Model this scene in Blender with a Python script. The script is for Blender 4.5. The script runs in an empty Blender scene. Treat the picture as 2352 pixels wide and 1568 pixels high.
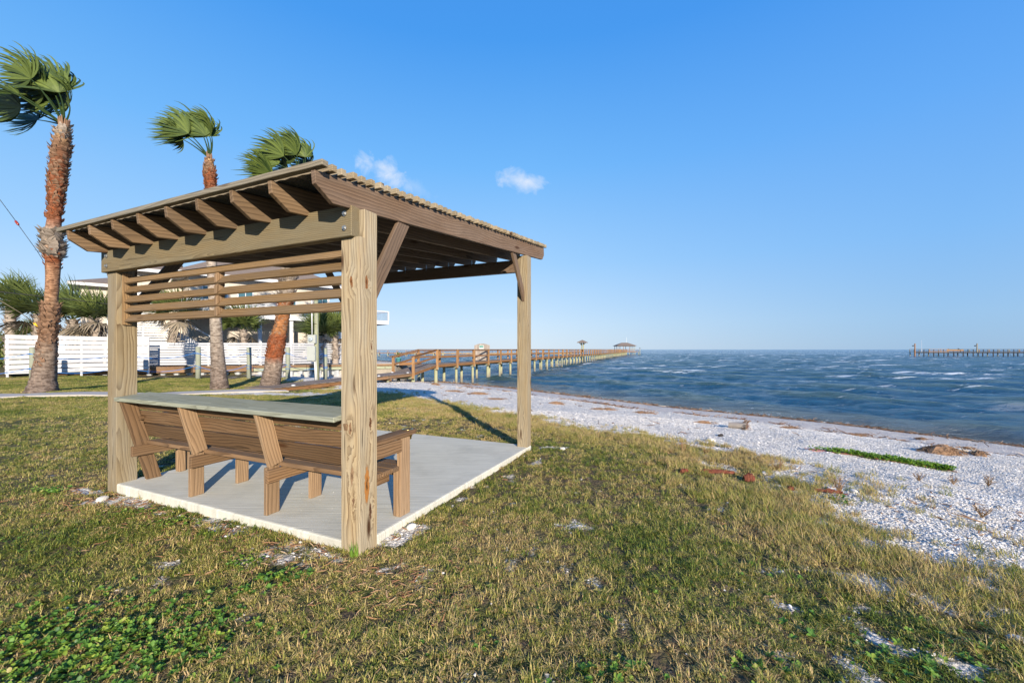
import bpy, bmesh, math, random
import numpy as np
from mathutils import Vector, Matrix

random.seed(7)
RNG = np.random.default_rng(7)
scene = bpy.context.scene
COL = scene.collection

# ------------------------------------------------------------------ camera
EYE = 1.6
cam_data = bpy.data.cameras.new('camera')
cam = bpy.data.objects.new('camera', cam_data)
COL.objects.link(cam)
cam.location = (0, 0, EYE)
cam.rotation_euler = (math.radians(90), 0, 0)
cam_data.sensor_width = 36
cam_data.lens = 36 * 950 / 2352
cam_data.shift_y = 18 / 2352
cam_data.clip_start = 0.05
cam_data.clip_end = 12000
scene.camera = cam

# ------------------------------------------------------------------ sky, sun, exposure
EXPO = 0.85
SKY_STR = 0.11
SKY_GAIN = 1.0 / (SKY_STR * 2 ** EXPO) * 1.03
SUN_EL = math.radians(17.5)
SUN_H = Vector((0.339, -0.941, 0)).normalized()
SUN_DIR = Vector((SUN_H.x * math.cos(SUN_EL), SUN_H.y * math.cos(SUN_EL), math.sin(SUN_EL)))
world = bpy.data.worlds.new('World')
scene.world = world
world.use_nodes = True
wn = world.node_tree
wn.nodes.clear()


def wnode(t, **kw):
    n = wn.nodes.new(t)
    for k, v in kw.items():
        setattr(n, k, v)
    return n


def wmath(op, a, b=None, c=None):
    n = wnode('ShaderNodeMath', operation=op)
    for i, x in enumerate((a, b, c)):
        if x is None:
            continue
        if hasattr(x, 'links'):
            wn.links.new(x, n.inputs[i])
        else:
            n.inputs[i].default_value = x
    return n.outputs[0]


sky = wnode('ShaderNodeTexSky', sky_type='NISHITA')
sky.sun_disc = False
sky.sun_elevation = SUN_EL
sky.sun_rotation = math.atan2(SUN_H.x, SUN_H.y)
sky.altitude = 0
sky.air_density = 1.0
sky.dust_density = 0.3
sky.ozone_density = 3.0
# clear winter afternoon: the texture is graded towards the colours this sky shows from horizon to zenith
tcs = wnode('ShaderNodeTexCoord')
seps = wnode('ShaderNodeSeparateXYZ')
wn.links.new(tcs.outputs['Generated'], seps.inputs[0])
elev = wmath('MAXIMUM', seps.outputs[2], 0.0)


def wramp(f, stops):
    n = wnode('ShaderNodeValToRGB')
    wn.links.new(f, n.inputs[0])
    while len(n.color_ramp.elements) < len(stops): n.color_ramp.elements.new(.5)
    for e_, (p_, c_) in zip(n.color_ramp.elements, stops):
        e_.position = p_
        e_.color = (*[(x / 255) ** 2.2 for x in c_], 1)
    return n.outputs[0]


def wmix(f, a_, b_):
    n = wnode('ShaderNodeMix', data_type='RGBA')
    for k_, v_ in (('Factor', f), ('A', a_), ('B', b_)):
        if hasattr(v_, 'links'): wn.links.new(v_, n.inputs[k_])
        else: n.inputs[k_].default_value = v_
    return n.outputs['Result']


g_anti = wramp(elev, [(0, (208, 226, 243)), (.06, (198, 223, 248)), (.2, (158, 205, 250)), (.4, (112, 182, 250)), (.6, (72, 154, 240)), (1, (48, 120, 220))])
g_side = wramp(elev, [(0, (150, 186, 222)), (.06, (148, 190, 232)), (.2, (126, 184, 244)), (.4, (98, 168, 246)), (.6, (70, 148, 238)), (1, (48, 120, 220))])
side = wmath('MULTIPLY', wmath('ADD', seps.outputs[0], -0.05), 1.5)
side = wmath('MINIMUM', wmath('MAXIMUM', side, 0.0), 1.0)
grad = wmix(side, g_anti, g_side)
gs = wnode('ShaderNodeVectorMath', operation='SCALE')
wn.links.new(grad, gs.inputs[0])
gs.inputs['Scale'].default_value = SKY_GAIN
hs_out = wmix(0.93, sky.outputs[0], gs.outputs[0])
# two small clouds, fixed by direction
tcw = wnode('ShaderNodeTexCoord')
sepw = wnode('ShaderNodeSeparateXYZ')
wn.links.new(tcw.outputs['Generated'], sepw.inputs[0])
ysafe = wmath('MAXIMUM', sepw.outputs[1], 0.05)
qx = wmath('DIVIDE', sepw.outputs[0], ysafe)
qz = wmath('DIVIDE', sepw.outputs[2], ysafe)
cq = wnode('ShaderNodeCombineXYZ')
wn.links.new(qx, cq.inputs[0])
wn.links.new(qz, cq.inputs[1])
cn = wnode('ShaderNodeTexNoise')
cn.inputs['Scale'].default_value = 17
cn.inputs['Detail'].default_value = 7
cn.inputs['Roughness'].default_value = 0.6
cn.inputs['Distortion'].default_value = 0.4
wn.links.new(cq.outputs[0], cn.inputs['Vector'])
mask = None
for (u, v, sx, sy, slope, amt) in ((888, 393, .062, .036, .38, .9), (1208, 418, .062, .028, .2, .8),
                                   (950, 425, .045, .02, .5, .2), (1155, 738, .05, .008, .1, .12)):
    x0, z0 = (u - 1176) / 950, (802 - v) / 950
    dx = wmath('SUBTRACT', qx, x0)
    dz = wmath('SUBTRACT', qz, z0)
    dz = wmath('ADD', dz, wmath('MULTIPLY', dx, slope))
    rr = wmath('SQRT', wmath('ADD', wmath('POWER', wmath('ABSOLUTE', wmath('DIVIDE', dx, sx)), 2.0),
                             wmath('POWER', wmath('ABSOLUTE', wmath('DIVIDE', dz, sy)), 2.0)))
    m = wmath('SUBTRACT', 1.0, rr)
    m = wmath('ADD', wmath('MULTIPLY', m, 0.75), wmath('MULTIPLY', wmath('SUBTRACT', cn.outputs[0], 0.5), 2.6))
    m = wmath('MULTIPLY', wmath('MINIMUM', wmath('MAXIMUM', m, 0.0), 1.0), amt)
    mask = m if mask is None else wmath('MAXIMUM', mask, m)
fr = wmath('GREATER_THAN', sepw.outputs[1], 0.06)
mask = wmath('MULTIPLY', mask, fr)
mixw = wnode('ShaderNodeMix', data_type='RGBA')
wn.links.new(mask, mixw.inputs['Factor'])
wn.links.new(hs_out, mixw.inputs['A'])
mixw.inputs['B'].default_value = (.88 * SKY_GAIN, .91 * SKY_GAIN, .97 * SKY_GAIN, 1)
bgn = wnode('ShaderNodeBackground')
wn.links.new(mixw.outputs['Result'], bgn.inputs['Color'])
bgn.inputs['Strength'].default_value = SKY_STR
wo = wnode('ShaderNodeOutputWorld')
wn.links.new(bgn.outputs[0], wo.inputs['Surface'])

sun_data = bpy.data.lights.new('sun', 'SUN')
sun_data.energy = 5.0
sun_data.angle = math.radians(0.55)
sun_data.color = (1.0, 0.87, 0.69)
sun = bpy.data.objects.new('sun', sun_data)
COL.objects.link(sun)
sun.rotation_euler = (-SUN_DIR).to_track_quat('-Z', 'Y').to_euler()
sun.location = SUN_DIR * 50

scene.view_settings.view_transform = 'Standard'
scene.view_settings.look = 'None'
scene.view_settings.exposure = EXPO
scene.view_settings.gamma = 1.0
scene.view_settings.use_curve_mapping = False
scene.render.engine = 'CYCLES'
scene.cycles.max_bounces = 6
scene.cycles.transparent_max_bounces = 8
scene.cycles.use_denoising = True

F = 950.0


def P(u, v, Y):
    """world point seen at (u, v) of the 2352 px wide survey, Y metres ahead"""
    return Vector(((u - 1176) / F * Y, Y, EYE + (802 - v) / F * Y))


# ------------------------------------------------------------------ numpy noise
def _hash(ix, iy, s):
    h = (ix.astype(np.int64) * 374761393 + iy.astype(np.int64) * 668265263 + s * 1442695041) & 0xffffffff
    h = ((h ^ (h >> 13)) * 1274126177) & 0xffffffff
    return ((h ^ (h >> 16)) & 0xffffff) / float(0xffffff)


def vnoise(x, y, s=0):
    ix, iy = np.floor(x), np.floor(y)
    fx, fy = x - ix, y - iy
    fx = fx * fx * (3 - 2 * fx)
    fy = fy * fy * (3 - 2 * fy)
    a, b = _hash(ix, iy, s), _hash(ix + 1, iy, s)
    c, d = _hash(ix, iy + 1, s), _hash(ix + 1, iy + 1, s)
    return a * (1 - fx) * (1 - fy) + b * fx * (1 - fy) + c * (1 - fx) * fy + d * fx * fy


def fbm(x, y, sc=1.0, o=4, s=0):
    r, a, t = 0, 1.0, 0
    for i in range(o):
        r = r + a * vnoise(x * sc + 17.3 * i, y * sc - 9.1 * i, s + i)
        t += a
        a *= .5
        sc *= 2.03
    return r / t


def sstep(a, b, x):
    t = np.clip((x - a) / (b - a), 0, 1)
    return t * t * (3 - 2 * t)


# ------------------------------------------------------------------ lay of the land
SHORE = np.array([(60, -70), (34, -26), (24, -8), (19.2, 2), (17, 7.6), (14.4, 11.6), (11.9, 15.3), (7.63, 19.4), (.42, 28.5),
                  (-5.6, 34.2), (-8.6, 35.6), (-9.3, 36.4), (-18, 50), (-60, 140), (-140, 320), (-420, 900)], float)


def shore_d(x, y):
    """signed distance to the waterline, positive on land"""
    best = np.full(np.shape(x), 1e9)
    sgn = np.ones(np.shape(x))
    for i in range(len(SHORE) - 1):
        a, b = SHORE[i], SHORE[i + 1]
        e = b - a
        t = np.clip(((x - a[0]) * e[0] + (y - a[1]) * e[1]) / (e @ e), 0, 1)
        dx, dy = x - (a[0] + t * e[0]), y - (a[1] + t * e[1])
        dd = np.hypot(dx, dy)
        cr = e[0] * (y - a[1]) - e[1] * (x - a[0])
        m = dd < best
        best = np.where(m, dd, best)
        sgn = np.where(m, np.sign(cr + 1e-9), sgn)
    return best * sgn


WATER_Z = -1.15
CTRL = [(0, 2, -.01), (4, 3, -.03), (-4.4, 4.6, 0), (.24, 6.3, .05), (-1.0, 3.9, .04), (-3, 7.8, .04), (-16, 14, .15), (-11.8, 16.7, 0.0),
        (-10.8, 18.4, -.1), (-8.8, 19.2, -.24), (-6, 15, -.15), (-7, 22, -.3), (-23, 20, .2), (-16.7, 22, .07), (-14.6, 23, 0), (-13, 24, -.02),
        (-11.3, 25, 0), (-14, 5, .1), (-8, 9, .05), (-30, 15, .2), (0, -10, 0), (-20, -5, .1), (-11.5, 21.2, -.1), (-9, 25, -.15), (-4, 12, .0)]
BULK_A, BULK_B = np.array((-24.5, 21.3)), np.array((-9.6, 33.2))


def bulk_side(x, y):
    e = (BULK_B - BULK_A) / np.hypot(*(BULK_B - BULK_A))
    return e[0] * (y - BULK_A[1]) - e[1] * (x - BULK_A[0])


def ground(x, y):
    x = np.asarray(x, float)
    y = np.asarray(y, float)
    num = 0
    den = 0
    for cx, cy, cz in CTRL:
        w = 1.0 / (((x - cx) ** 2 + (y - cy) ** 2) ** 1.5 + .3)
        num = num + w * cz
        den = den + w
    base = num / den
    base = base + (fbm(x, y, .7, 3, 5) - .5) * .07
    d = shore_d(x, y)
    prof = np.interp(d, [-60, -12, -3, 0, .5, 1.4, 4.5, 5.4, 7.5, 9.0, 11.5, 14], [-6, -3.2, -1.75, -1.17, -1.06, -.97, -.70, -.55, -.36, -.30, -.08, 0.0])
    k = sstep(9.5, 14.5, d)
    z = prof + base * k + (fbm(x, y, 1.3, 4, 9) - .5) * .10 * sstep(.2, 3, d) * (1 - .6 * k)
    z = z + (fbm(x, y, .35, 2, 3) - .5) * .16 * sstep(3, 6, d) * (1 - k)
    # raised yard behind the bulkhead
    bs = bulk_side(x, y)
    yard = (bs > .15) & (y < 70) & (x < -9.45) & (x > -60)
    return np.where(yard & (d > -.2), .45, z)


def gz(x, y):
    return float(ground(np.array([x]), np.array([y]))[0])


# pergola frame: origin at the near post corner, A along the bench, B to the sea
ORG = np.array((-1.1668, 3.167))
AV = np.array((-.913, .407))
AV = AV / np.hypot(*AV)
BV = np.array((-AV[1] * -1, -AV[0]))  # perpendicular, towards the sea
BV = np.array((.407, .913)) / np.hypot(.407, .913)


def W(a, b, z):
    q = ORG + a * AV + b * BV
    return Vector((q[0], q[1], z))


def ab(x, y):
    return (x - ORG[0]) * AV[0] + (y - ORG[1]) * AV[1], (x - ORG[0]) * BV[0] + (y - ORG[1]) * BV[1]


# ------------------------------------------------------------------ object helpers
WM = {}


def tag(o, label=None, cat=None, group=None, kind=None):
    if label: o['label'] = label
    if cat: o['category'] = cat
    if group: o['group'] = group
    if kind: o['kind'] = kind
    return o


def put(o, parent=None, mw=None):
    mw = mw if mw is not None else Matrix.Identity(4)
    COL.objects.link(o)
    WM[o.name] = mw
    if parent is not None:
        o.parent = parent
        o.matrix_basis = WM[parent.name].inverted() @ mw
    else:
        o.matrix_basis = mw
    return o


def empty(name, loc, label, cat, group=None):
    o = bpy.data.objects.new(name, None)
    o.empty_display_size = .2
    put(o, None, Matrix.Translation(Vector(loc)))
    return tag(o, label, cat, group)


class MB:
    """collects shapes for ONE mesh object"""

    def __init__(self):
        self.v, self.f, self.m = [], [], []

    def add(self, vs, fs, mi=0):
        o = len(self.v)
        self.v += [tuple(x) for x in vs]
        self.f += [tuple(o + i for i in f) for f in fs]
        self.m += [mi] * len(fs)

    def box(self, lo, hi, mi=0, M=None):
        (x0, y0, z0), (x1, y1, z1) = lo, hi
        vs = [Vector((x, y, z)) for z in (z0, z1) for y in (y0, y1) for x in (x0, x1)]
        if M is not None: vs = [M @ p for p in vs]
        self.add(vs, [(0, 2, 3, 1), (4, 5, 7, 6), (0, 1, 5, 4), (2, 6, 7, 3), (0, 4, 6, 2), (1, 3, 7, 5)], mi)

    def beam(self, p0, p1, w, t, up=(0, 0, 1), mi=0):
        p0, p1 = Vector(p0), Vector(p1)
        M = frame(p0, p1, up)
        L = (p1 - p0).length / 2
        self.box((-L, -t / 2, -w / 2), (L, t / 2, w / 2), mi, M)

    def tube(self, pts, rad, n=8, mi=0, cap=True):
        pts = [Vector(p) for p in pts]
        if not hasattr(rad, '__len__'): rad = [rad] * len(pts)
        rings = []
        ref = Vector((.3, .9, .2))
        for i, p in enumerate(pts):
            t = (pts[min(i + 1, len(pts) - 1)] - pts[max(i - 1, 0)]).normalized()
            if abs(t.dot(ref)) > .95: ref = Vector((1, 0, 0)) if abs(t.x) < .9 else Vector((0, 1, 0))
            a = t.cross(ref).normalized()
            b = t.cross(a)
            ref = b.cross(t) if False else ref
            rings.append([p + (a * math.cos(2 * math.pi * k / n) + b * math.sin(2 * math.pi * k / n)) * rad[i] for k in range(n)])
        vs = [q for r in rings for q in r]
        fs = []
        for i in range(len(pts) - 1):
            for k in range(n):
                fs.append((i * n + k, i * n + (k + 1) % n, (i + 1) * n + (k + 1) % n, (i + 1) * n + k))
        if cap:
            fs.append(tuple(range(n - 1, -1, -1)))
            fs.append(tuple((len(pts) - 1) * n + k for k in range(n)))
        self.add(vs, fs, mi)

    def mesh(self, name, mats, smooth=False):
        me = bpy.data.meshes.new(name)
        me.from_pydata(self.v, [], self.f)
        for m in (mats if isinstance(mats, (list, tuple)) else [mats]):
            me.materials.append(m)
        me.polygons.foreach_set('material_index', self.m)
        if smooth: me.polygons.foreach_set('use_smooth', [True] * len(self.f))
        me.update()
        return me

    def build(self, name, mats, parent=None, smooth=False, origin=None):
        if origin is not None:
            ov = Vector(origin)
            self.v = [tuple(Vector(p) - ov) for p in self.v]
            return put(bpy.data.objects.new(name, self.mesh(name, mats, smooth)), parent, Matrix.Translation(ov))
        return put(bpy.data.objects.new(name, self.mesh(name, mats, smooth)), parent)


def frame(p0, p1, up=(0, 0, 1)):
    p0, p1, up = Vector(p0), Vector(p1), Vector(up)
    X = (p1 - p0).normalized()
    Z = (up - X * up.dot(X))
    if Z.length < 1e-4: Z = Vector((0, 1, 0)) - X * X.y
    Z.normalize()
    Y = Z.cross(X)
    M = Matrix((X, Y, Z)).transposed().to_4x4()
    M.translation = (p0 + p1) / 2
    return M


_CB = {}


def cbox(lx, ly, lz, c, m):
    """chamfered box mesh centred on its origin, shared between alike pieces"""
    key = (round(lx, 3), round(ly, 3), round(lz, 3), c, m.name)
    if key in _CB: return _CB[key]
    bm = bmesh.new()
    bmesh.ops.create_cube(bm, size=1)
    for v in bm.verts: v.co = Vector((v.co.x * lx, v.co.y * ly, v.co.z * lz))
    if c > 0:
        bmesh.ops.bevel(bm, geom=list(bm.edges), offset=c, segments=1, affect='EDGES', profile=.5)
    me = bpy.data.meshes.new('board')
    bm.to_mesh(me)
    bm.free()
    me.materials.append(m)
    _CB[key] = me
    return me


def board(name, p0, p1, w, t, m, parent=None, up=(0, 0, 1), c=.004):
    """plank between two points: w along up, t across; its mesh runs along local X"""
    M = frame(p0, p1, up)
    L = (Vector(p1) - Vector(p0)).length
    return put(bpy.data.objects.new(name, cbox(L, t, w, min(c, t * .2), m)), parent, M)


def prism(name, prof, t, M, m, parent=None):
    """profile in local XZ, thickness t along local Y"""
    n = len(prof)
    vs = [(x, -t / 2, z) for x, z in prof] + [(x, t / 2, z) for x, z in prof]
    fs = [tuple(range(n)), tuple(range(2 * n - 1, n - 1, -1))] + [(i, i + n, (i + 1) % n + n, (i + 1) % n) for i in range(n)]
    me = bpy.data.meshes.new(name)
    me.from_pydata(vs, [], fs)
    bm = bmesh.new()
    bm.from_mesh(me)
    bmesh.ops.recalc_face_normals(bm, faces=bm.faces)
    bmesh.ops.bevel(bm, geom=list(bm.edges), offset=min(.003, t * .15), segments=1, affect='EDGES')
    bm.to_mesh(me)
    bm.free()
    me.materials.append(m)
    return put(bpy.data.objects.new(name, me), parent, M)


def copy_tree(o, parent, M):
    """copy of a thing with its parts, moved by M"""
    c = o.copy()
    put(c, parent, M @ WM[o.name])
    for ch in list(o.children):
        copy_tree(ch, c, M)
    return c


# ------------------------------------------------------------------ material helpers
class NT:
    def __init__(self, name):
        self.mat = bpy.data.materials.new(name)
        self.mat.use_nodes = True
        self.t = self.mat.node_tree
        self.b = self.t.nodes['Principled BSDF']
        self.out = self.t.nodes['Material Output']
        self.tc = None

    def n(self, typ, ins=None, out=0, **kw):
        nd = self.t.nodes.new('ShaderNode' + typ)
        for k, v in kw.items(): setattr(nd, k, v)
        for k, v in (ins or {}).items():
            s = nd.inputs[k]
            if hasattr(v, 'links'):
                self.t.links.new(v, s)
            else:
                s.default_value = v
        return nd.outputs[out]

    def obj(self):
        if self.tc is None:
            self.tc = self.t.nodes.new('ShaderNodeTexCoord')
        return self.tc.outputs['Object']

    def pos(self):
        return self.n('NewGeometry', out='Position')

    def mp(self, v, scale=(1, 1, 1), loc=(0, 0, 0)):
        return self.n('Mapping', {0: v, 'Scale': scale, 'Location': loc})

    def noise(self, v, scale, detail=3, rough=.5, dist=0, out=0):
        return self.n('TexNoise', {'Vector': v, 'Scale': scale, 'Detail': detail, 'Roughness': rough, 'Distortion': dist}, out)

    def m(self, op, a, b=0.0, c=0.0, clamp=False):
        return self.n('Math', {0: a, 1: b, 2: c}, operation=op, use_clamp=clamp)

    def vm(self, op, a, b):
        return self.n('VectorMath', {0: a, 1: b}, operation=op)

    def ramp(self, f, stops, interp='LINEAR'):
        nd = self.t.nodes.new('ShaderNodeValToRGB')
        self.t.links.new(f, nd.inputs[0])
        cr = nd.color_ramp
        cr.interpolation = interp
        while len(cr.elements) < len(stops): cr.elements.new(.5)
        for e, (p, c) in zip(cr.elements, stops):
            e.position = p
            e.color = (*c, 1) if len(c) == 3 else c
        return nd.outputs[0]

    def mix(self, f, a, b, mode='MIX'):
        nd = self.t.nodes.new('ShaderNodeMix')
        nd.data_type = 'RGBA'
        nd.blend_type = mode
        for k, v in ((0, f), (6, a), (7, b)):
            if hasattr(v, 'links'):
                self.t.links.new(v, nd.inputs[k])
            else:
                nd.inputs[k].default_value = v if k == 0 else (*v, 1)
        return nd.outputs[2]

    def bump(self, h, strength=.4, dist=.01, normal=None):
        ins = {'Height': h, 'Strength': strength, 'Distance': dist}
        if normal is not None: ins['Normal'] = normal
        return self.n('Bump', ins)

    def set(self, **kw):
        for k, v in kw.items():
            s = self.b.inputs[k.replace('_', ' ')]
            if hasattr(v, 'links'):
                self.t.links.new(v, s)
            else:
                s.default_value = (*v, 1) if isinstance(v, tuple) and len(v) == 3 else v
        return self.mat


def plain(name, col, rough=.6, metal=0.0, var=.15, scale=6.0, bump=0.0):
    t = NT(name)
    nz = t.noise(t.obj(), scale, 4, .6)
    c = t.mix(nz, tuple(x * (1 - var) for x in col), tuple(min(1, x * (1 + var)) for x in col))
    t.set(Base_Color=c, Roughness=rough, Metallic=metal)
    if bump: t.set(Normal=t.bump(nz, bump, .01))
    return t.mat


def wood(name, light, dark, grey=None, greyamt=.3, ring=75.0, rough=.75, knot=(.05, .022, .008), knotden=.5, crack=.4, spots=()):
    """weathered softwood, grain along local X, a different cut for every board"""
    t = NT(name)
    rnd = t.n('ObjectInfo', out='Random')
    rnd2 = t.m('FRACT', t.m('MULTIPLY', rnd, 17.31))
    off = t.n('CombineXYZ', {0: t.m('MULTIPLY', rnd, 37.0), 1: t.m('MULTIPLY_ADD', rnd, .16, -.08), 2: t.m('MULTIPLY_ADD', rnd2, .2, .06)})
    p = t.vm('ADD', t.obj(), off)
    # knots: cells stretched along the board
    kp = t.mp(p, (1.7, 7.0, 7.0))
    vor = t.t.nodes.new('ShaderNodeTexVoronoi')
    vor.feature = 'F1'
    t.t.links.new(kp, vor.inputs['Vector'])
    vor.inputs['Scale'].default_value = 1.0
    vor.inputs['Randomness'].default_value = 1.0
    kd = vor.outputs['Distance']
    kw = t.m('SUBTRACT', 1.0, t.m('DIVIDE', kd, .42, clamp=True))
    # slow wander of the pith + swell around knots
    w1 = t.noise(t.mp(p, (.9, 2.5, 2.5)), 1.0, 2, .5, out=1)
    wv = t.vm('MULTIPLY', t.vm('SUBTRACT', w1, (.5, .5, .5)), (0, .16, .16))
    pp = t.vm('ADD', p, wv)
    sp = t.n('SeparateXYZ', {0: pp})
    sy = t.t.nodes[-1].outputs[1]
    sz = t.t.nodes[-1].outputs[2]
    r = t.m('SQRT', t.m('ADD', t.m('MULTIPLY', sy, sy), t.m('MULTIPLY', sz, sz)))
    r = t.m('ADD', r, t.m('MULTIPLY', t.m('MULTIPLY', kw, kw), .035))
    smask = []
    for (sx, sy_, sz_, rx, rr_, colr) in spots:
        dd = t.vm('DIVIDE', t.vm('SUBTRACT', t.vm('ADD', t.obj(), t.vm('MULTIPLY', t.vm('SUBTRACT', t.noise(t.obj(), 22, 3, .6, 0, 1), (.5, .5, .5)), (.10, .035, .035))), (sx, sy_, sz_)), (rx, rr_, rr_))
        nd = t.t.nodes.new('ShaderNodeVectorMath')
        nd.operation = 'LENGTH'
        t.t.links.new(dd, nd.inputs[0])
        ln = nd.outputs['Value']
        r = t.m('ADD', r, t.m('MULTIPLY', t.m('SUBTRACT', 1.0, t.m('DIVIDE', ln, 3.2, clamp=True)), .045))
        smask.append((t.ramp(ln, [(.75, (1, 1, 1)), (1.0, (0, 0, 0))]), t.ramp(ln, [(.15, tuple(x * .25 for x in colr)), (.5, colr), (.8, tuple(x * .9 for x in colr)), (.95, tuple(x * .3 for x in colr))])))
    fine = t.noise(t.mp(p, (3.0, 60, 60)), 1.0, 3, .6)
    rr = t.m('ADD', t.m('MULTIPLY', r, ring), t.m('MULTIPLY', fine, .35))
    s = t.m('FRACT', rr)
    s = t.m('POWER', s, 2.2)
    band = t.ramp(s, [(0, (0, 0, 0)), (.75, (.85, .85, .85)), (.93, (1, 1, 1)), (1, (0, 0, 0))])
    col = t.mix(band, light, dark)
    streak = t.noise(t.mp(p, (1.2, 26, 26)), 1.0, 4, .65)
    col = t.mix(t.m('MULTIPLY', t.m('SUBTRACT', streak, .35, clamp=True), 1.1), col, tuple(x * .55 for x in light))
    if grey:
        g = t.noise(t.mp(p, (.8, 5, 5)), 1.3, 4, .6)
        gf = t.m('MULTIPLY', t.ramp(g, [(.36, (0, 0, 0)), (.62, (1, 1, 1))]), greyamt)
        gcol = t.mix(band, grey, tuple(x * .72 for x in grey))
        col = t.mix(gf, col, gcol)
    hv = t.m('MULTIPLY_ADD', rnd2, .5, .75)
    hvc = t.n('CombineXYZ', {0: hv, 1: hv, 2: hv})
    col = t.mix(1.0, col, hvc, 'MULTIPLY')
    stain = t.ramp(t.noise(t.mp(p, (2.2, 9, 9), (11, 3, 1)), 1.0, 5, .7), [(.40, (0, 0, 0)), (.66, (1, 1, 1))])
    col = t.mix(t.m('MULTIPLY', stain, .42), col, tuple(x * .50 for x in light))
    kcore = t.m('MULTIPLY', t.ramp(kd, [(.07, (1, 1, 1)), (.13, (.6, .6, .6)), (.2, (0, 0, 0))]),
                t.m('GREATER_THAN', t.m('ADD', t.n('SeparateColor', {0: vor.outputs['Color']}), 0.0), 1 - knotden))
    col = t.mix(kcore, col, knot)
    for mk, cc in smask:
        col = t.mix(mk, col, cc)
    # drying checks
    ck = t.noise(t.mp(p, (1.5, 45, 45), (3, 5, 7)), 1.0, 2, .5)
    ckm = t.ramp(ck, [(.285, (1, 1, 1)), (.31, (0, 0, 0))])
    col = t.mix(t.m('MULTIPLY', ckm, crack), col, tuple(x * .2 for x in dark))
    h = t.m('SUBTRACT', t.m('MULTIPLY', band, -.5), t.m('MULTIPLY', ckm, 1.5))
    h = t.m('ADD', h, t.m('MULTIPLY', fine, .6))
    t.set(Base_Color=col, Roughness=rough, Normal=t.bump(h, .55, .0035))
    t.b.inputs['Specular IOR Level'].default_value = .25
    return t.mat


M_post = wood('post_wood', (0.361, 0.282, 0.169), (0.131, 0.085, 0.043), (0.306, 0.282, 0.226), .6, 46, crack=.8, knotden=.62)
M_post_near = wood('near_post_wood', (0.420, 0.321, 0.191), (0.150, 0.093, 0.045), (0.339, 0.313, 0.249), .6, 46, crack=.8, knotden=.62, spots=[
    (2.12, .011, -.095, .045, .021, (.20, .085, .03)), (2.12, .095, -.021, .045, .017, (.20, .085, .03)), (.54, .095, -.018, .17, .026, (.33, .14, .035)), (.33, .095, .02, .07, .015, (.10, .05, .025)),
    (.98, .0, -.095, .05, .016, (.22, .13, .07)), (.62, .02, -.095, .08, .018, (.25, .16, .09)), (1.02, .095, .02, .06, .012, (.12, .055, .025)), (.42, .03, -.095, .06, .01, (.16, .09, .05)), (1.62, .095, .03, .02, .009, (.12, .05, .02))])
M_beam = wood('beam_wood', (0.270, 0.209, 0.116), (0.103, 0.074, 0.039), (0.199, 0.192, 0.146), .5, 70)
M_rafter = wood('rafter_wood', (0.227, 0.146, 0.080), (0.081, 0.048, 0.025), (0.166, 0.131, 0.099), .45, 34)
M_outer = wood('outer_rafter_wood', (0.172, 0.110, 0.069), (0.053, 0.031, 0.019), (0.178, 0.136, 0.107), .5, 40, crack=.8, knotden=.6)
M_strip = wood('strip_wood', (0.356, 0.276, 0.167), (0.141, 0.098, 0.054), (0.310, 0.292, 0.238), .5, 80)
M_eave = wood('eave_wood', (0.286, 0.243, 0.172), (0.107, 0.088, 0.060), (0.265, 0.256, 0.227), .7, 40)
M_slat = wood('louvre_wood', (0.256, 0.161, 0.075), (0.088, 0.052, 0.024), (0.174, 0.136, 0.098), .5, 45)
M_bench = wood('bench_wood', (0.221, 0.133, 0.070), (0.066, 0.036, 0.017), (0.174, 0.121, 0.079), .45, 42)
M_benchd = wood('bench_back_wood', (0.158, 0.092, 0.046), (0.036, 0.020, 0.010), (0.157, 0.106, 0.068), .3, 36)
M_leg = wood('bench_leg_wood', (0.305, 0.200, 0.117), (0.132, 0.080, 0.043), (0.303, 0.221, 0.145), .3, 40, knotden=.3)
M_ledge = wood('ledge_wood', (0.388, 0.405, 0.314), (0.182, 0.188, 0.131), (0.410, 0.439, 0.382), .45, 34, crack=.7, knotden=.6)
M_rail = wood('rail_wood', (0.272, 0.135, 0.054), (0.123, 0.055, 0.020), (0.201, 0.129, 0.076), .35, 40)
M_railp = wood('rail_post_wood', (0.354, 0.196, 0.087), (0.193, 0.098, 0.040), (0.312, 0.216, 0.127), .3, 40)
M_deck = wood('deck_wood', (0.207, 0.153, 0.117), (0.105, 0.075, 0.056), (0.252, 0.211, 0.180), .7, 40)
M_wale = wood('wale_wood', (0.270, 0.153, 0.081), (0.133, 0.070, 0.035), (0.225, 0.180, 0.117), .5, 30)
M_fgreen = wood('green_wood', (0.306, 0.323, 0.212), (0.188, 0.195, 0.120), (0.281, 0.306, 0.238), .6, 30)
M_metal = plain('galvanised_steel', (.34, .35, .36), .45, .8, .2, 30)
M_brass = plain('brass', (.62, .45, .18), .25, 1.0, .1, 30)
M_white = plain('white_paint', (.50, .52, .56), .5, 0, .07, 3)
M_cream = None
# ------------------------------------------------------------------ ground
PADLO, PADHI = (.004, .004), (3.62, 3.61)


def in_pad(x, y, g=0.0):
    a, b = ab(x, y)
    return (a > PADLO[0] - g) & (a < PADHI[0] + g) & (b > PADLO[1] - g) & (b < PADHI[1] + g)


PATH = np.array([(-60, 10.5), (-22, 12.0), (-15.6, 12.9), (-12.6, 14.6), (-10.6, 16.2), (-9.4, 17.2)], float)


def path_d(x, y):
    best = np.full(np.shape(x), 1e9)
    for i in range(len(PATH) - 1):
        a, b = PATH[i], PATH[i + 1]
        e = b - a
        t = np.clip(((x - a[0]) * e[0] + (y - a[1]) * e[1]) / (e @ e), 0, 1)
        best = np.minimum(best, np.hypot(x - a[0] - t * e[0], y - a[1] - t * e[1]))
    return best


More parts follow.
